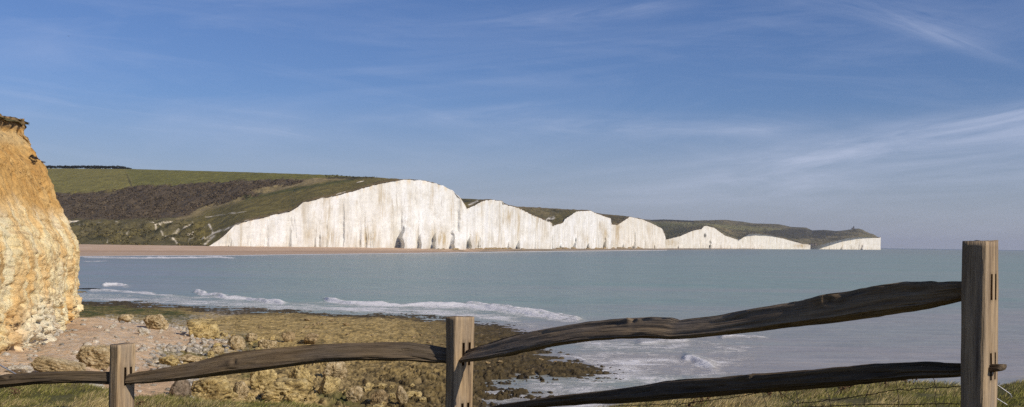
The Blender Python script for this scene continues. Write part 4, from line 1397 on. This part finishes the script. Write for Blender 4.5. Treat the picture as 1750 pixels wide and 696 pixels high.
def make_post(P_, seed):
    a = math.radians(P_["a"])
    d = np.array([math.cos(a), -math.sin(a), 0])
    n = np.array([-math.sin(a), -math.cos(a), 0])
    pos = np.array([P_["pos"].x, P_["pos"].y, 0])
    w1, w2 = P_["w1"], P_["w2"]
    ztop = float(at1(P_["px"], P_["top"], P_["dep"]).z)
    zbot = float(near_ground_z(np.array([pos[0]]), np.array([pos[1]]))[0]) - 0.25
    slots = [(float(at1(P_["px"], b, P_["dep"]).z), float(at1(P_["px"], t, P_["dep"]).z)) for t, b in P_["slots"]]
    zs = set(np.round(np.linspace(zbot, ztop, int((ztop - zbot) / 0.022)), 4))
    for lo, hi in slots:
        zs = {z for z in zs if abs(z - lo) > 0.009 and abs(z - hi) > 0.009} | {lo, hi}
    zs = np.array(sorted(zs))
    # ring: start at lit face, near edge (+n) to far edge (-n)
    ring, slotcols = [], []
    fr = [0.03, 0.12, 0.25, 0.38, 0.50, 0.59, 0.68, 0.80, 0.90, 0.97]
    for f in fr:
        ring.append((w2 / 2, w1 * (0.5 - f)))
    for f in (0.95, 0.75, 0.5, 0.25, 0.05):
        ring.append((w2 * (f - 0.5), -w1 / 2))
    for f in (0.97, 0.75, 0.5, 0.25, 0.03):
        ring.append((-w2 / 2, w1 * (0.5 - f)))
    for f in (0.05, 0.25, 0.5, 0.75, 0.95):
        ring.append((w2 * (f - 0.5), w1 / 2))
    nr_ = len(ring)
    q = np.array(ring)
    V = np.zeros((len(zs), nr_, 3))
    for i, z in enumerate(zs):
        wob = 0.004 * fbm(q[:, 0] * 9 + seed * 5, q[:, 1] * 9, z * 3.0, 4) + 0.009 * fbm(q[:, 0] * 4 + seed, q[:, 1] * 4 + 2, z * 1.3, 2)
        rr = np.hypot(q[:, 0], q[:, 1])
        qq = q * (1 + wob / rr)[:, None] * (1 + 0.02 * math.sin(z * 3 + seed))
        V[i] = pos + qq[:, :1] * d + qq[:, 1:] * n + np.array([0, 0, z])
        if i == len(zs) - 1:
            V[i, :, 2] += 0.008 * fbm(q[:, 0] * 14, q[:, 1] * 14, seed, 3) + 0.04 * q[:, 1] * (1 if seed % 2 else -1)
    verts = V.reshape(-1, 3).tolist()
    grain = [(z + seed * 3.3, q[j, 0], q[j, 1]) for z in zs for j in range(nr_)]
    faces = []
    idx = lambda i, j: i * nr_ + (j % nr_)
    def in_slot(i, j):
        if j not in (3, 6):
            return False
        zm = (zs[i] + zs[i + 1]) / 2
        return any(lo < zm < hi for lo, hi in slots)
    for i in range(len(zs) - 1):
        for j in range(nr_):
            if in_slot(i, j):
                continue
            faces.append((idx(i, j), idx(i, j + 1), idx(i + 1, j + 1), idx(i + 1, j)))
    for lo, hi in slots:                      # mortise slots as real pits
        ii = [i for i, z in enumerate(zs) if lo - 1e-6 <= z <= hi + 1e-6]
        for j in (3, 6):
            pit = {}
            for i in ii:
                for jj in (j, j + 1):
                    v = np.array(verts[idx(i, jj)]) - d * 0.06
                    pit[(i, jj)] = len(verts)
                    verts.append(v.tolist())
                    grain.append(grain[idx(i, jj)])
            for i, i2 in zip(ii[:-1], ii[1:]):
                faces.append((idx(i, j), idx(i2, j), pit[(i2, j)], pit[(i, j)]))
                faces.append((idx(i, j + 1), pit[(i, j + 1)], pit[(i2, j + 1)], idx(i2, j + 1)))
                faces.append((pit[(i, j)], pit[(i2, j)], pit[(i2, j + 1)], pit[(i, j + 1)]))
            for i in (ii[0], ii[-1]):
                faces.append((idx(i, j), pit[(i, j)], pit[(i, j + 1)], idx(i, j + 1)))
    top = len(verts)
    verts.append(V[-1].mean(0).tolist())
    grain.append((ztop + 5, 0, 0))
    tris = [(idx(len(zs) - 1, j), idx(len(zs) - 1, j + 1), top) for j in range(nr_)]
    VV = np.array(verts) - FL
    o = build("post", VV, [np.array(faces), np.array(tris)], M_wood, fence, attrs={"grain": np.array(grain), "tone": np.full(len(VV), 1.55)}, smooth=False)
    return o


LBL = ["", "post nearest the cliff, with a rail end lapped over its mortise", "middle post with a slanting rail end and twin mortise slots", "tall dark-sided post with two pairs of mortise slots"]
for i, P_ in enumerate(POSTS):
    o = make_post(P_, i + 1)
    if LBL[i]:
        o["label"] = LBL[i]


def plane_depth(A, B, px, py):
    """depth along a pixel's ray where it meets the vertical plane through posts A and B"""
    rx, _ = ray(px, py)
    x0, y0, x1, y1 = A.x, A.y, B.x, B.y
    # (rx*D - x0)*(y1-y0) - (D - y0)*(x1-x0) = 0
    return (x0 * (y1 - y0) - y0 * (x1 - x0)) / (rx * (y1 - y0) - (x1 - x0))


def make_rail(A, B, top, bot, seed, hd, tone, label, sect, ends=(0.5, 0.5), n=260, twist=0.0):
    px = np.linspace(top[0][0], top[-1][0], n)
    yt, yb = curve(top)(px), curve(bot)(px)
    # soften the polylines
    k = np.array([1, 2, 3, 2, 1]) / 9.0
    for arr in (yt, yb):
        arr[2:-2] = np.convolve(arr, k, "valid")
    D = plane_depth(A, B, px, (yt + yb) / 2)
    Ct, Cb = at(px, yt, D), at(px, yb, D)
    mid = (Ct + Cb) / 2
    hh = (Ct[:, 2] - Cb[:, 2]) / 2
    ax = np.array([B.x - A.x, B.y - A.y, 0])
    ax /= np.linalg.norm(ax)
    q = np.array([ax[1], -ax[0], 0])
    if q[1] > 0:
        q = -q
    s = np.cumsum(np.concatenate([[0], np.linalg.norm(np.diff(mid, axis=0), axis=1)]))
    u = np.linspace(0, 1, n)
    taper = np.interp(u, [0, 0.06, 0.2, 0.8, 0.94, 1], [ends[0], 0.7, 1, 1, 0.7, ends[1]])
    sec = np.array(sect)
    # densify the section
    m = len(sec)
    ds = []
    for i in range(m):
        a_, b_ = sec[i], sec[(i + 1) % m]
        for f in (0.02, 0.12, 0.24, 0.37, 0.5, 0.62, 0.74, 0.86):
            ds.append(a_ + (b_ - a_) * f)
    sec = np.array(ds)
    m = len(sec)
    th = twist * (u - 0.6) + 0.18 * fbm(u * 5, seed, 2.0, 2)
    KN = [(s[-1] * f_, k_, 1.0) for f_, k_ in (((0.43, 0.8), (0.79, 0.62)) if seed == 1 else ((0.35, 0.1),) if seed == 3 else ((0.66, 0.7),))]
    V = np.zeros((n, m, 3))
    gr = np.zeros((n, m, 3))
    for i in range(n):
        v_, w_ = sec[:, 0], sec[:, 1] + th[i] * sec[:, 0]
        rid = 0.008 * fbm(s[i] * 1.6 + seed * 7, v_ * 3, w_ * 3, 3) + 0.006 * fbm(s[i] * 1.1 + seed, v_ * 9, w_ * 9, 3) - 0.010 * sst(0.10, 0.0, np.abs(fbm(s[i] * 0.9 + seed * 2, v_ * 3.0, w_ * 3.0, 2))) * sst(-.1, .3, fbm(s[i] * 2.5, v_ * 2, seed, 2))
        rid = rid * min(1.0, (1 - u[i]) * 25 + 0.15)
        for ks, kv, kr in KN:
            rid = rid + (0.013 * np.exp(-((s[i] - ks) / 0.05) ** 2 - ((v_ - kv) / 0.3) ** 2) - 0.022 * np.exp(-((s[i] - ks - 0.02) / 0.018) ** 2 - ((v_ - kv) / 0.16) ** 2)) * kr * (w_ > -0.2)
        V[i] = mid[i] + np.outer(v_ * (hh[i] + rid), [0, 0, 1]) + np.outer(w_ * hd * taper[i] + rid * 1.2, q)
        gr[i, :, 0] = s[i] + seed * 2.1
        gr[i, :, 1] = v_ * hh[i]
        gr[i, :, 2] = w_ * hd
    idx = np.arange(n * m).reshape(n, m)
    nx_ = np.roll(idx, -1, 1)
    fc = np.stack([idx[:-1], nx_[:-1], nx_[1:], idx[1:]], -1).reshape(-1, 4)
    Vf = V.reshape(-1, 3)
    c0, c1 = len(Vf), len(Vf) + 1
    Vf = np.concatenate([Vf, V[0].mean(0)[None], V[-1].mean(0)[None]])
    gf = np.concatenate([gr.reshape(-1, 3), gr[0].mean(0)[None], gr[-1].mean(0)[None]])
    tr = np.concatenate([np.stack([idx[0], np.full(m, c0), nx_[0]], -1), np.stack([nx_[-1], np.full(m, c1), idx[-1]], -1)])
    o = build("rail", Vf - FL, [fc, tr], M_wood, fence, attrs={"grain": gf, "tone": np.full(len(Vf), tone)}, smooth=False)
    o["label"] = label
    return o


SEC_A = [(1.0, -0.25), (0.93, 0.25), (-0.52, 1.0), (-0.72, 0.95), (-1.0, 0.1), (-0.9, -0.6), (0.0, -1.0), (0.8, -0.8)]
SEC_B = [(1.0, -0.2), (0.85, 0.7), (-0.35, 1.0), (-0.6, 0.8), (-1.0, 0.0), (-0.8, -0.7), (0.0, -1.0), (0.8, -0.8)]
pA, pB, pC, pD = (P_["pos"] for P_ in POSTS)
make_rail(pC, pD, [(794, 599), (812, 592), (860, 577), (905, 566), (945, 558), (1000, 550), (1060, 545), (1110, 543), (1143, 543.5), (1158, 548.5), (1166, 547), (1190, 544.5), (1225, 540), (1300, 525), (1350, 517), (1400, 507), (1450, 499), (1462, 496), (1500, 488), (1550, 481.5), (1600, 481.5), (1676, 482)],
          [(794, 619), (835, 615), (880, 607), (940, 593), (1000, 584), (1060, 579.5), (1115, 577.5), (1150, 580.5), (1190, 578), (1240, 573), (1300, 566), (1350, 559), (1400, 554), (1450, 548), (1500, 541), (1550, 533), (1590, 527), (1630, 517), (1676, 506)],
          1, 0.055, 1.15, "long bowed upper rail sloping up to the tall right post", SEC_A, twist=1.5)
make_rail(pC, pD, [(780, 705), (865, 690), (940, 679), (1000, 671), (1060, 664), (1110, 657), (1135, 652), (1250, 643.5), (1350, 635), (1440, 627), (1500, 621.5), (1580, 618.5), (1640, 622), (1690, 623), (1714, 622.5)],
          [(780, 722), (865, 704), (940, 696), (1000, 691), (1060, 689), (1110, 686), (1170, 681), (1250, 675), (1350, 667.5), (1440, 660), (1500, 655), (1560, 648), (1640, 645), (1690, 637), (1714, 634)],
          2, 0.05, 0.6, "dark lower rail whose end sticks out through the right post", SEC_B, twist=-0.3, ends=(0.5, 0.7))
make_rail(pB, pC, [(216, 641), (240, 636), (300, 625), (340, 617), (385, 604.5), (430, 599.5), (480, 595), (540, 590), (600, 587), (650, 585), (700, 585.5), (735, 590), (785, 600)],
          [(216, 656), (250, 655.5), (300, 651.5), (350, 645), (400, 638.5), (450, 632), (500, 625.5), (540, 620), (600, 617), (650, 616.5), (700, 617), (740, 620.5), (785, 622)],
          3, 0.05, 0.75, "curved grey rail between the leftmost post and the middle post", SEC_A)
make_rail(pA, pB, [(-362, 655), (-200, 648), (-60, 644), (0, 642.5), (60, 637), (110, 634.5), (150, 634), (185, 635.5), (212, 637)],
          [(-362, 676), (-200, 672), (-60, 668), (0, 663), (60, 657), (110, 656), (150, 656), (185, 657), (212, 657)],
          4, 0.05, 0.45, "dark straight rail running out of the picture at the left", SEC_B)


# ------------------------------------------------------------------ wires
def tube(pts, r, sides=6):
    P = np.array(pts, float)
    T = np.gradient(P, axis=0)
    T /= np.linalg.norm(T, axis=1, keepdims=True) + 1e-9
    up = np.array([0.31, 0.2, 0.93])
    A = np.cross(T, up)
    A /= np.linalg.norm(A, axis=1, keepdims=True) + 1e-9
    B = np.cross(T, A)
    th = np.arange(sides) / sides * 2 * math.pi
    V = P[:, None] + r * (np.cos(th)[None, :, None] * A[:, None] + np.sin(th)[None, :, None] * B[:, None])
    n = len(P)
    idx = np.arange(n * sides).reshape(n, sides)
    nx_ = np.roll(idx, -1, 1)
    return V.reshape(-1, 3), np.stack([idx[:-1], nx_[:-1], nx_[1:], idx[1:]], -1).reshape(-1, 4)


def px_line(pts, A, B, off=0.09, n=40, jit=0.0, seed=0):
    p = np.array(pts, float)
    l = np.concatenate([[0], np.cumsum(np.hypot(*np.diff(p, axis=0).T))])
    u = np.linspace(0, l[-1], n)
    x, y = np.interp(u, l, p[:, 0]), np.interp(u, l, p[:, 1])
    D = plane_depth(A, B, x, y) + off
    W = at(x, y, D)
    if jit:
        W = W + jit * np.stack([fbm(u / 14, seed, 1, 2), fbm(u / 14, seed, 5, 2), fbm(u / 14, seed, 9, 2)], -1)
    return W


wf = empty("wire_fence", Vector((pD.x - 0.9, pD.y + 1.2, EYE - 1.25)))
tag(wf, "rusty sagging stock wire netting hung below the lower right rail", "wire fence")
WL = np.array(wf.location)
for k, (pts, nm) in enumerate([
        ([(1040, 694), (1105, 692), (1160, 691), (1215, 684), (1255, 679), (1290, 673), (1330, 668)], "strand"),
        ([(1330, 668), (1360, 690), (1440, 682), (1520, 668), (1580, 664), (1645, 660)], "strand"),
        ([(1100, 705), (1300, 700), (1460, 692), (1646, 690)], "strand"),
        ([(1300, 668), (1306, 680), (1310, 698)], "stay"), ([(1358, 664), (1362, 676), (1366, 700)], "stay"), ([(1412, 660), (1417, 680), (1420, 700)], "stay"),
        ([(1487, 652), (1486, 662), (1479, 677), (1476, 700)], "stay"), ([(1531, 648), (1534, 668), (1536, 700)], "stay"), ([(1594, 646), (1599, 655), (1599, 672), (1598, 700)], "stay"), ([(1106, 692), (1108, 706)], "stay"), ([(1156, 690), (1158, 706)], "stay")]):
    V, fc = tube(px_line(pts, pC, pD, 0.10, 40, 0.012, k), 0.0019 if nm == "strand" else 0.0016)
    build(nm, V - WL, fc, M_wire, wf)
# steel stays seen at the left cliff foot and behind the right post
V, fc = tube(px_line([(-60, 596), (0, 624), (30, 641), (60, 656)], pA, pB, 0.25, 20), 0.006)
o = build("steel_wire", V, fc, M_steel)
tag(o, "pale steel wire slanting down behind the left rail", "wire")
gp_ = at1(1690, 655, 5.2)
V, fc = tube(np.concatenate([at(np.linspace(1700, 1727, 12), np.linspace(655, 674, 12), 4.6), at(np.linspace(1727, 1729, 3), np.linspace(674.5, 679, 3), 4.6)]), 0.0022)
o = build("steel_wire", V, fc, M_steel)
tag(o, "thin pale wire end poking out right of the tall post, upper of two", "wire")
V, fc = tube(at(np.linspace(1700, 1721, 12), np.linspace(679, 692, 12), 4.6), 0.0022)
o = build("steel_wire", V, fc, M_steel)
tag(o, "thin pale wire end poking out right of the tall post, lower of two", "wire")

# ------------------------------------------------------------------ dry weeds in the grass
wb = NB("dry_weed")
wb.bsdf((0.13, 0.075, 0.04), 0.9)
M_weed = wb.m
r = np.random.default_rng(61)
for k, (x_, y_, hpx) in enumerate([(1188, 690, 22), (1196, 692, 26), (1204, 690, 18), (1180, 694, 16), (1318, 674, 14), (1338, 668, 20), (1374, 672, 26), (1394, 668, 18), (1440, 672, 14), (1508, 664, 24), (1553, 664, 24), (1447, 668, 18), (240, 694, 12), (28, 676, 14)]):
    base = np.array(at1(x_, y_ + 6, 8.6))
    base[2] = float(near_ground_z(base[:1], base[1:2])[0])
    h = hpx * 8.6 / F * 1.3
    VV, FF, off = [], [], 0
    for b_ in range(4):
        a = r.uniform(0, 6.28)
        L = h * r.uniform(0.6, 1.0)
        tip = base + np.array([math.cos(a) * L * 0.45, math.sin(a) * L * 0.3, L])
        u = np.linspace(0, 1, 6)[:, None]
        V, fc = tube(base + (tip - base) * u + np.array([0.012, 0, 0]) * np.sin(u * 5 + a), 0.0016, 4)
        VV.append(V); FF.append(fc + off); off += len(V)
        for s_ in range(5):
            cpos = base + (tip - base) * r.uniform(0.65, 1.02) + r.normal(size=3) * 0.012
            V = v1 * r.uniform(0.004, 0.009) + cpos
            VV.append(V); FF.append(np.concatenate([f1_, f1_[:, :1]], 1)[:, :4] * 0 + 0 if False else None); FF.pop()
            FF.append(("t", f1_ + off)); off += len(V)
    quads = np.concatenate([f for f in FF if not isinstance(f, tuple)])
    tris = np.concatenate([f[1] for f in FF if isinstance(f, tuple)])
    o = build("dry_weed", np.concatenate(VV), [quads, tris], M_weed, smooth=False)
    recenter(o)
    tag(o, "dry brown weed with seed heads standing in the cliff edge grass", "weed", "dry weeds in the cliff edge grass")


# ------------------------------------------------------------------ small far things
def boxm(c, s):
    c, s = np.array(c, float), np.array(s, float) / 2
    v = np.array([[x, y, z] for x in (-1, 1) for y in (-1, 1) for z in (-1, 1)]) * s + c
    f = np.array([[0, 1, 3, 2], [4, 6, 7, 5], [0, 4, 5, 1], [2, 3, 7, 6], [0, 2, 6, 4], [1, 5, 7, 3]])
    return v, f


def lathe(prof, n=16):
    th = np.arange(n) / n * 2 * math.pi
    V = np.array([[r_ * math.cos(t_), r_ * math.sin(t_), z] for r_, z in prof for t_ in th])
    idx = np.arange(len(V)).reshape(len(prof), n)
    nx_ = np.roll(idx, -1, 1)
    return V, np.stack([idx[:-1], nx_[:-1], nx_[1:], idx[1:]], -1).reshape(-1, 4)


def part(name, vf, color, parent):
    V, f = vf
    return build(name, V, f, M_plain, parent, col=np.tile(color, (len(V), 1)), smooth=False)


def gable(c, s, ridge):
    x, y, z = np.array(s) / 2
    v = np.array([[-x, -y, 0], [x, -y, 0], [x, y, 0], [-x, y, 0], [-x, 0, ridge], [x, 0, ridge]]) + np.array(c)
    return v, [np.array([[0, 1, 5, 4], [2, 3, 4, 5], [3, 2, 1, 0]]), np.array([[0, 4, 3], [1, 2, 5]])]


dl = 5250
base = at1(1459, 391.3, dl)
lh = empty("lighthouse", base - Vector((0, 0, 1)))
tag(lh, "small old lighthouse tower standing on the farthest headland's hilltop", "lighthouse")
part("tower", lathe([(3.6, 0), (3.3, 5), (3.0, 11), (3.5, 11.6), (0.01, 11.7)]), (0.11, 0.105, 0.10), lh)
part("lantern_room", lathe([(2.0, 11.7), (2.0, 14), (2.3, 14.1), (0.01, 16)]), (0.07, 0.07, 0.075), lh)
part("keeper_house", boxm((-6.5, 0, 2.2), (8, 7, 4.4)), (0.13, 0.12, 0.11), lh)
part("roof", gable((-6.5, 0, 4.4), (8.4, 7.4, 0), 2.2), (0.06, 0.055, 0.055), lh)
bg = at1(1388, 419.2, 3990)
for k, (dx, w, h, wall, roof, lab) in enumerate([(-4, 16, 5, (0.10, 0.09, 0.085), (0.05, 0.048, 0.05), "dark roofed building beside the gap between the low cliffs"),
                                                 (12, 6, 7, (0.22, 0.18, 0.15), (0.10, 0.08, 0.07), "small pale house just right of the dark roofed building at the gap")]):
    hs = empty("house", bg + Vector((dx, 0, -2)))
    tag(hs, lab, "house")
    part("wall", boxm((0, 0, h / 2), (w, 9, h)), wall, hs)
    rf = part("roof", gable((0, 0, h), (w * 1.05, 9.6, 0), 3), roof, hs)
    part("chimney", boxm((w * 0.3, 0, h + 3), (1.2, 1.2, 2.4)), (0.15, 0.1, 0.08), rf)
wh = at1(1210, 379.6, 4600)
hs = empty("house", wh - Vector((0, 0, 2)))
tag(hs, "tiny white house alone on the distant green hillside", "house")
part("wall", boxm((0, 0, 3), (9, 8, 6)), (0.75, 0.73, 0.7), hs)
part("roof", gable((0, 0, 6), (9.6, 8.6, 0), 3), (0.3, 0.27, 0.25), hs)


# people, a few pixels tall: one skinned body with a walking pose
def person_mesh():
    bm = bmesh.new()
    J = {"pel": ((0, 0, .93), .15), "waist": ((0, 0, 1.1), .14), "chest": ((0, 0.01, 1.35), .17), "neck": ((0, 0, 1.5), .065), "head": ((0, -.02, 1.62), .10), "crown": ((0, -.01, 1.74), .075),
         "hl": ((.1, 0, .88), .10), "kl": ((.11, -.16, .5), .07), "al": ((.11, -.12, .09), .045), "tl": ((.11, -.27, .04), .04),
         "hr": ((-.1, 0, .88), .10), "kr": ((-.11, .08, .5), .07), "ar": ((-.11, .28, .12), .045), "tr": ((-.11, .16, .04), .04),
         "sl": ((.19, 0, 1.42), .065), "el": ((.25, .1, 1.14), .045), "wl": ((.24, 0, .9), .035), "sr": ((-.19, 0, 1.42), .065), "er": ((-.25, -.06, 1.14), .045), "wr": ((-.24, -.2, .94), .035)}
    vs = {k: bm.verts.new(v[0]) for k, v in J.items()}
    for a, b in ["pel waist", "waist chest", "chest neck", "neck head", "head crown", "pel hl", "hl kl", "kl al", "al tl", "pel hr", "hr kr", "kr ar", "ar tr", "chest sl", "sl el", "el wl", "chest sr", "sr er", "er wr"] and [s.split() for s in "pel waist,waist chest,chest neck,neck head,head crown,pel hl,hl kl,kl al,al tl,pel hr,hr kr,kr ar,ar tr,chest sl,sl el,el wl,chest sr,sr er,er wr".split(",")]:
        bm.edges.new((vs[a], vs[b]))
    me = bpy.data.meshes.new("person_rig")
    bm.to_mesh(me)
    bm.free()
    o = bpy.data.objects.new("person_rig", me)
    COL.objects.link(o)
    md = o.modifiers.new("skin", "SKIN")
    for i, k in enumerate(J):
        me.skin_vertices[0].data[i].radius = (J[k][1],) * 2
    me.skin_vertices[0].data[0].use_root = True
    o.modifiers.new("sub", "SUBSURF").levels = 1
    dg = bpy.context.evaluated_depsgraph_get()
    em = o.evaluated_get(dg).to_mesh()
    V = np.array([v.co[:] for v in em.vertices])
    fs = [list(p.vertices) for p in em.polygons]
    bpy.data.objects.remove(o)
    return V, [np.array([f for f in fs if len(f) == 4])] + ([np.array([f for f in fs if len(f) == 3])] if any(len(f) == 3 for f in fs) else [])


PV, PF = person_mesh()


def person(loc, yaw, jacket, trousers, label, s=1.0):
    c = np.tile(jacket, (len(PV), 1)).astype(float)
    c[PV[:, 2] < 0.95] = trousers
    c[PV[:, 2] > 1.5] = (0.40, 0.26, 0.19)
    c[(PV[:, 2] > 1.66) | ((PV[:, 2] > 1.56) & (PV[:, 1] > 0.03))] = (0.05, 0.035, 0.025)
    o = build("person", PV * s, PF, M_plain, col=c)
    o.location = loc
    o.rotation_euler = (0, 0, yaw)
    tag(o, label, "person")
    return o


def beach_point(px, frac):
    i = int((px - 40) / 2)
    j = int(frac * (nt - 1))
    return Vector((float(X_B[j, i]), float(D_B[j, i]), float(Z_B[j, i])))


# recompute the beach surface for standing things on it
px = np.arange(40, 1512, 2.0)
tB = np.linspace(-0.15, 1, nt)[:, None]
D_B = dsh + (dbk - dsh) * tB
X_B = ray(np.broadcast_to(px, D_B.shape), 430.0)[0] * D_B
Z_B = np.where(tB < 0, tB * 4.0, (np.clip(tB, 0, 1) ** 0.7) * zb)
nt = len(tB)
person(beach_point(390, 0.72), 0.6, (0.03, 0.03, 0.04), (0.03, 0.03, 0.045), "tiny person in dark clothes walking on the far beach, left of the two")
person(beach_point(610, 0.6), -1.2, (0.05, 0.035, 0.035), (0.03, 0.03, 0.04), "tiny person in dark clothes below the tallest cliff, right of the two on the beach")
for k, (px_, lab) in enumerate([(640, "tiny dark figure on the grassy crest, left of a close pair"), (644.5, "tiny dark figure on the grassy crest, right of a close pair")]):
    p_ = hill_point(np.array([px_]), np.array([1.0]))[0]
    person(Vector([float(v) for v in p_]) - Vector((0, 0, 0.1)), k * 1.4, (0.03, 0.03, 0.035), (0.03, 0.03, 0.04), lab)

# a gull, far up
bm = bmesh.new()
body = lathe([(0.001, -.25), (.05, -.18), (.08, 0), (.05, .16), (.03, .22), (.001, .27)], 8)
gb = at1(117, 62, 420)
gull = empty("gull", gb)
tag(gull, "tiny dark gull flying high in the upper left sky", "bird")
V = body[0][:, [0, 2, 1]]
part("body", (V, body[1]), (0.12, 0.12, 0.13), gull)
for sgn in (-1, 1):
    w = np.array([[0.05, -.1, .02], [0.05, .08, .02], [0.35, .04, .16], [0.35, -.1, .16], [.65, -.02, .08], [.65, -.06, .08], [0.05, -.1, 0], [0.05, .08, 0], [0.35, .04, .14], [0.35, -.1, .14], [.65, -.02, .07], [.65, -.06, .07]]) * np.array([sgn, 1, 1])
    f = np.array([[0, 1, 2, 3], [3, 2, 4, 5], [6, 9, 8, 7], [9, 11, 10, 8], [0, 3, 9, 6], [3, 5, 11, 9], [1, 7, 8, 2], [2, 8, 10, 4], [4, 10, 11, 5], [0, 6, 7, 1]])
    part("wing", (w, f), (0.10, 0.10, 0.11), gull)
bm.free()

# ------------------------------------------------------------------ haze
hb = NB("sea_haze")
vol = hb.n("ShaderNodeVolumePrincipled")
vol.inputs["Color"].default_value = (0.80, 0.86, 1.0, 1)
vol.inputs["Density"].default_value = 4e-5
vol.inputs["Anisotropy"].default_value = 0.2
hb.l(vol.outputs[0], hb.out.inputs["Volume"])
V, f = boxm((0, 10400, 87), (44000, 21200, 176))
o = build("haze", V, f, hb.m, smooth=False)
tag(o, kind="stuff")
hb.m.volume_intersection_method if False else None

# ------------------------------------------------------------------ world
world = bpy.data.worlds.new("World")
scene.world = world
world.use_nodes = True
T = world.node_tree
T.nodes.clear()


class WB(NB):
    def __init__(self, t):
        self.t = t


w = WB(T)
out = w.n("ShaderNodeOutputWorld")
bgn = w.n("ShaderNodeBackground")
sky = w.n("ShaderNodeTexSky", sky_type="NISHITA")
sky.sun_disc = False
sky.sun_elevation = SUN_EL
sky.sun_rotation = math.atan2(SUN.x, SUN.y)
sky.altitude = 0
sky.air_density = 1.0
sky.dust_density = 0.6
sky.ozone_density = 3.0
gen = w.n("ShaderNodeTexCoord").outputs["Generated"]
sep = w.n("ShaderNodeSeparateXYZ")
w.l(gen, sep.inputs[0])
az = w.math("ARCTAN2", sep.outputs[0], sep.outputs[1])
el = w.math("ARCSINE", sep.outputs[2])


def comb(x, y, z=0.0):
    nd = w.n("ShaderNodeCombineXYZ")
    for i, v in enumerate((x, y, z)):
        w.sock(nd.inputs[i], v)
    return nd.outputs[0]


def lin(*terms):
    r_ = None
    for c_, s_ in terms:
        m_ = w.math("MULTIPLY", s_, c_) if s_ is not None else c_
        r_ = m_ if r_ is None else w.math("ADD", r_, m_)
    return r_


def gauss(v, c_, s_):
    d_ = w.math("DIVIDE", w.math("SUBTRACT", v, c_), s_)
    return w.math("EXPONENT", w.math("MULTIPLY", w.math("MULTIPLY", d_, d_), -1.0))


# faint high veil, drawn out in streaks
veil = w.noise(comb(lin((2.2, az), (1.5, el)), lin((15.0, el), (-1.6, az))), 1.0, 9, 0.62, 0.9)
veil2 = w.noise(comb(lin((5.0, az)), lin((42.0, el), (3.5, az)), 3.0), 1.0, 8, 0.62, 0.6)
v_ = w.math("ADD", w.math("MULTIPLY", w.ramp(veil, 0.46, 0.82), 0.18), w.math("MULTIPLY", w.ramp(veil2, 0.52, 0.85), 0.12))


def band(a0, e0, slope, width, al0, al1, strength, fine=60.0, lo=0.35, hi=0.75):
    off = w.math("SUBTRACT", el, w.math("ADD", w.math("MULTIPLY", w.math("SUBTRACT", az, a0), slope), e0))
    g = gauss(off, 0.0, width)
    along = w.math("MULTIPLY", w.ramp(az, al0 - 0.08, al0 + 0.12), w.ramp(az, al1 + 0.05, al1 - 0.02))
    nn = w.noise(comb(lin((7.0, az)), lin((fine, off)), a0 * 10), 1.0, 9, 0.65, 0.8)
    return w.math("MULTIPLY", w.math("MULTIPLY", g, along), w.math("MULTIPLY", w.ramp(nn, lo, hi), strength))


bands = [band(0.152, 0.060, 0.125, 0.021, 0.12, 0.9, 0.62, 45, 0.28, 0.8), band(0.20, 0.074, 0.16, 0.012, 0.22, 0.9, 0.5), band(0.15, 0.045, 0.05, 0.012, 0.05, 0.9, 0.30),
         band(0.365, 0.192, -0.40, 0.007, 0.30, 0.41, 0.40, 90), band(0.34, 0.205, -0.25, 0.014, 0.25, 0.40, 0.25, 60),
         band(0.03, 0.112, -0.02, 0.010, -0.05, 0.25, 0.30, 60), band(-0.2, 0.1, 0.13, 0.006, -0.2, 0.03, 0.22, 70),
         band(-0.44, 0.122, -0.10, 0.0045, -0.5, -0.2, 0.30, 90), band(-0.44, 0.134, -0.085, 0.003, -0.46, -0.22, 0.22, 90), band(-0.42, 0.105, -0.08, 0.004, -0.44, -0.26, 0.25, 90),
         band(-0.3, 0.222, 0.05, 0.008, -0.42, -0.18, 0.40, 60), band(0.05, 0.213, 0.10, 0.008, -0.08, 0.14, 0.30, 60)]
tot = v_
for b_ in bands:
    tot = w.math("ADD", tot, b_)
tot = w.math("MINIMUM", tot, 0.85)
skyc = sky.outputs[0]
tint = w.mix(1.0, skyc, (0.68, 0.82, 1.19), "MULTIPLY")
# low lavender murk over the sea
murk = w.ramp(el, 0.0, 0.13, 0.68, 0.0)
tint = w.mix(murk, tint, (5.9, 6.15, 7.4))
fin = w.mix(tot, tint, (8.4, 9.1, 11.6))
w.l(fin, bgn.inputs[0])
bgn.inputs[1].default_value = 0.072
w.l(bgn.outputs[0], out.inputs[0])

# ------------------------------------------------------------------ sun
ld = bpy.data.lights.new("sun", "SUN")
ld.energy = 4.0
ld.angle = math.radians(0.5)
ld.color = (1.0, 0.885, 0.73)
so = bpy.data.objects.new("sun", ld)
so.rotation_euler = (-SUN).to_track_quat("-Z", "Y").to_euler()
so.location = (0, 0, 60)
COL.objects.link(so)

# ------------------------------------------------------------------ camera
cd = bpy.data.cameras.new("camera")
cd.sensor_width = 36
cd.sensor_fit = "HORIZONTAL"
cd.lens = F / 1750 * 36
cd.shift_y = (HOR - 348) / 1750
cd.clip_start = 0.1
cd.clip_end = 60000
cam = bpy.data.objects.new("camera", cd)
R_, U_, B_ = Vector((CR, 0, SR)), Vector((-SR, 0, CR)), Vector((0, -1, 0))
cam.matrix_world = Matrix(((R_.x, U_.x, B_.x, 0), (R_.y, U_.y, B_.y, 0), (R_.z, U_.z, B_.z, EYE), (0, 0, 0, 1)))
COL.objects.link(cam)
scene.camera = cam

vs = scene.view_settings
vs.view_transform = "Standard"
vs.look = "None"
vs.exposure = 0.0
vs.gamma = 1.0
vs.use_curve_mapping = False
scene.render.filter_size = 1.1
scene.cycles.use_denoising = False
scene.cycles.max_bounces = 6
scene.cycles.volume_bounces = 0
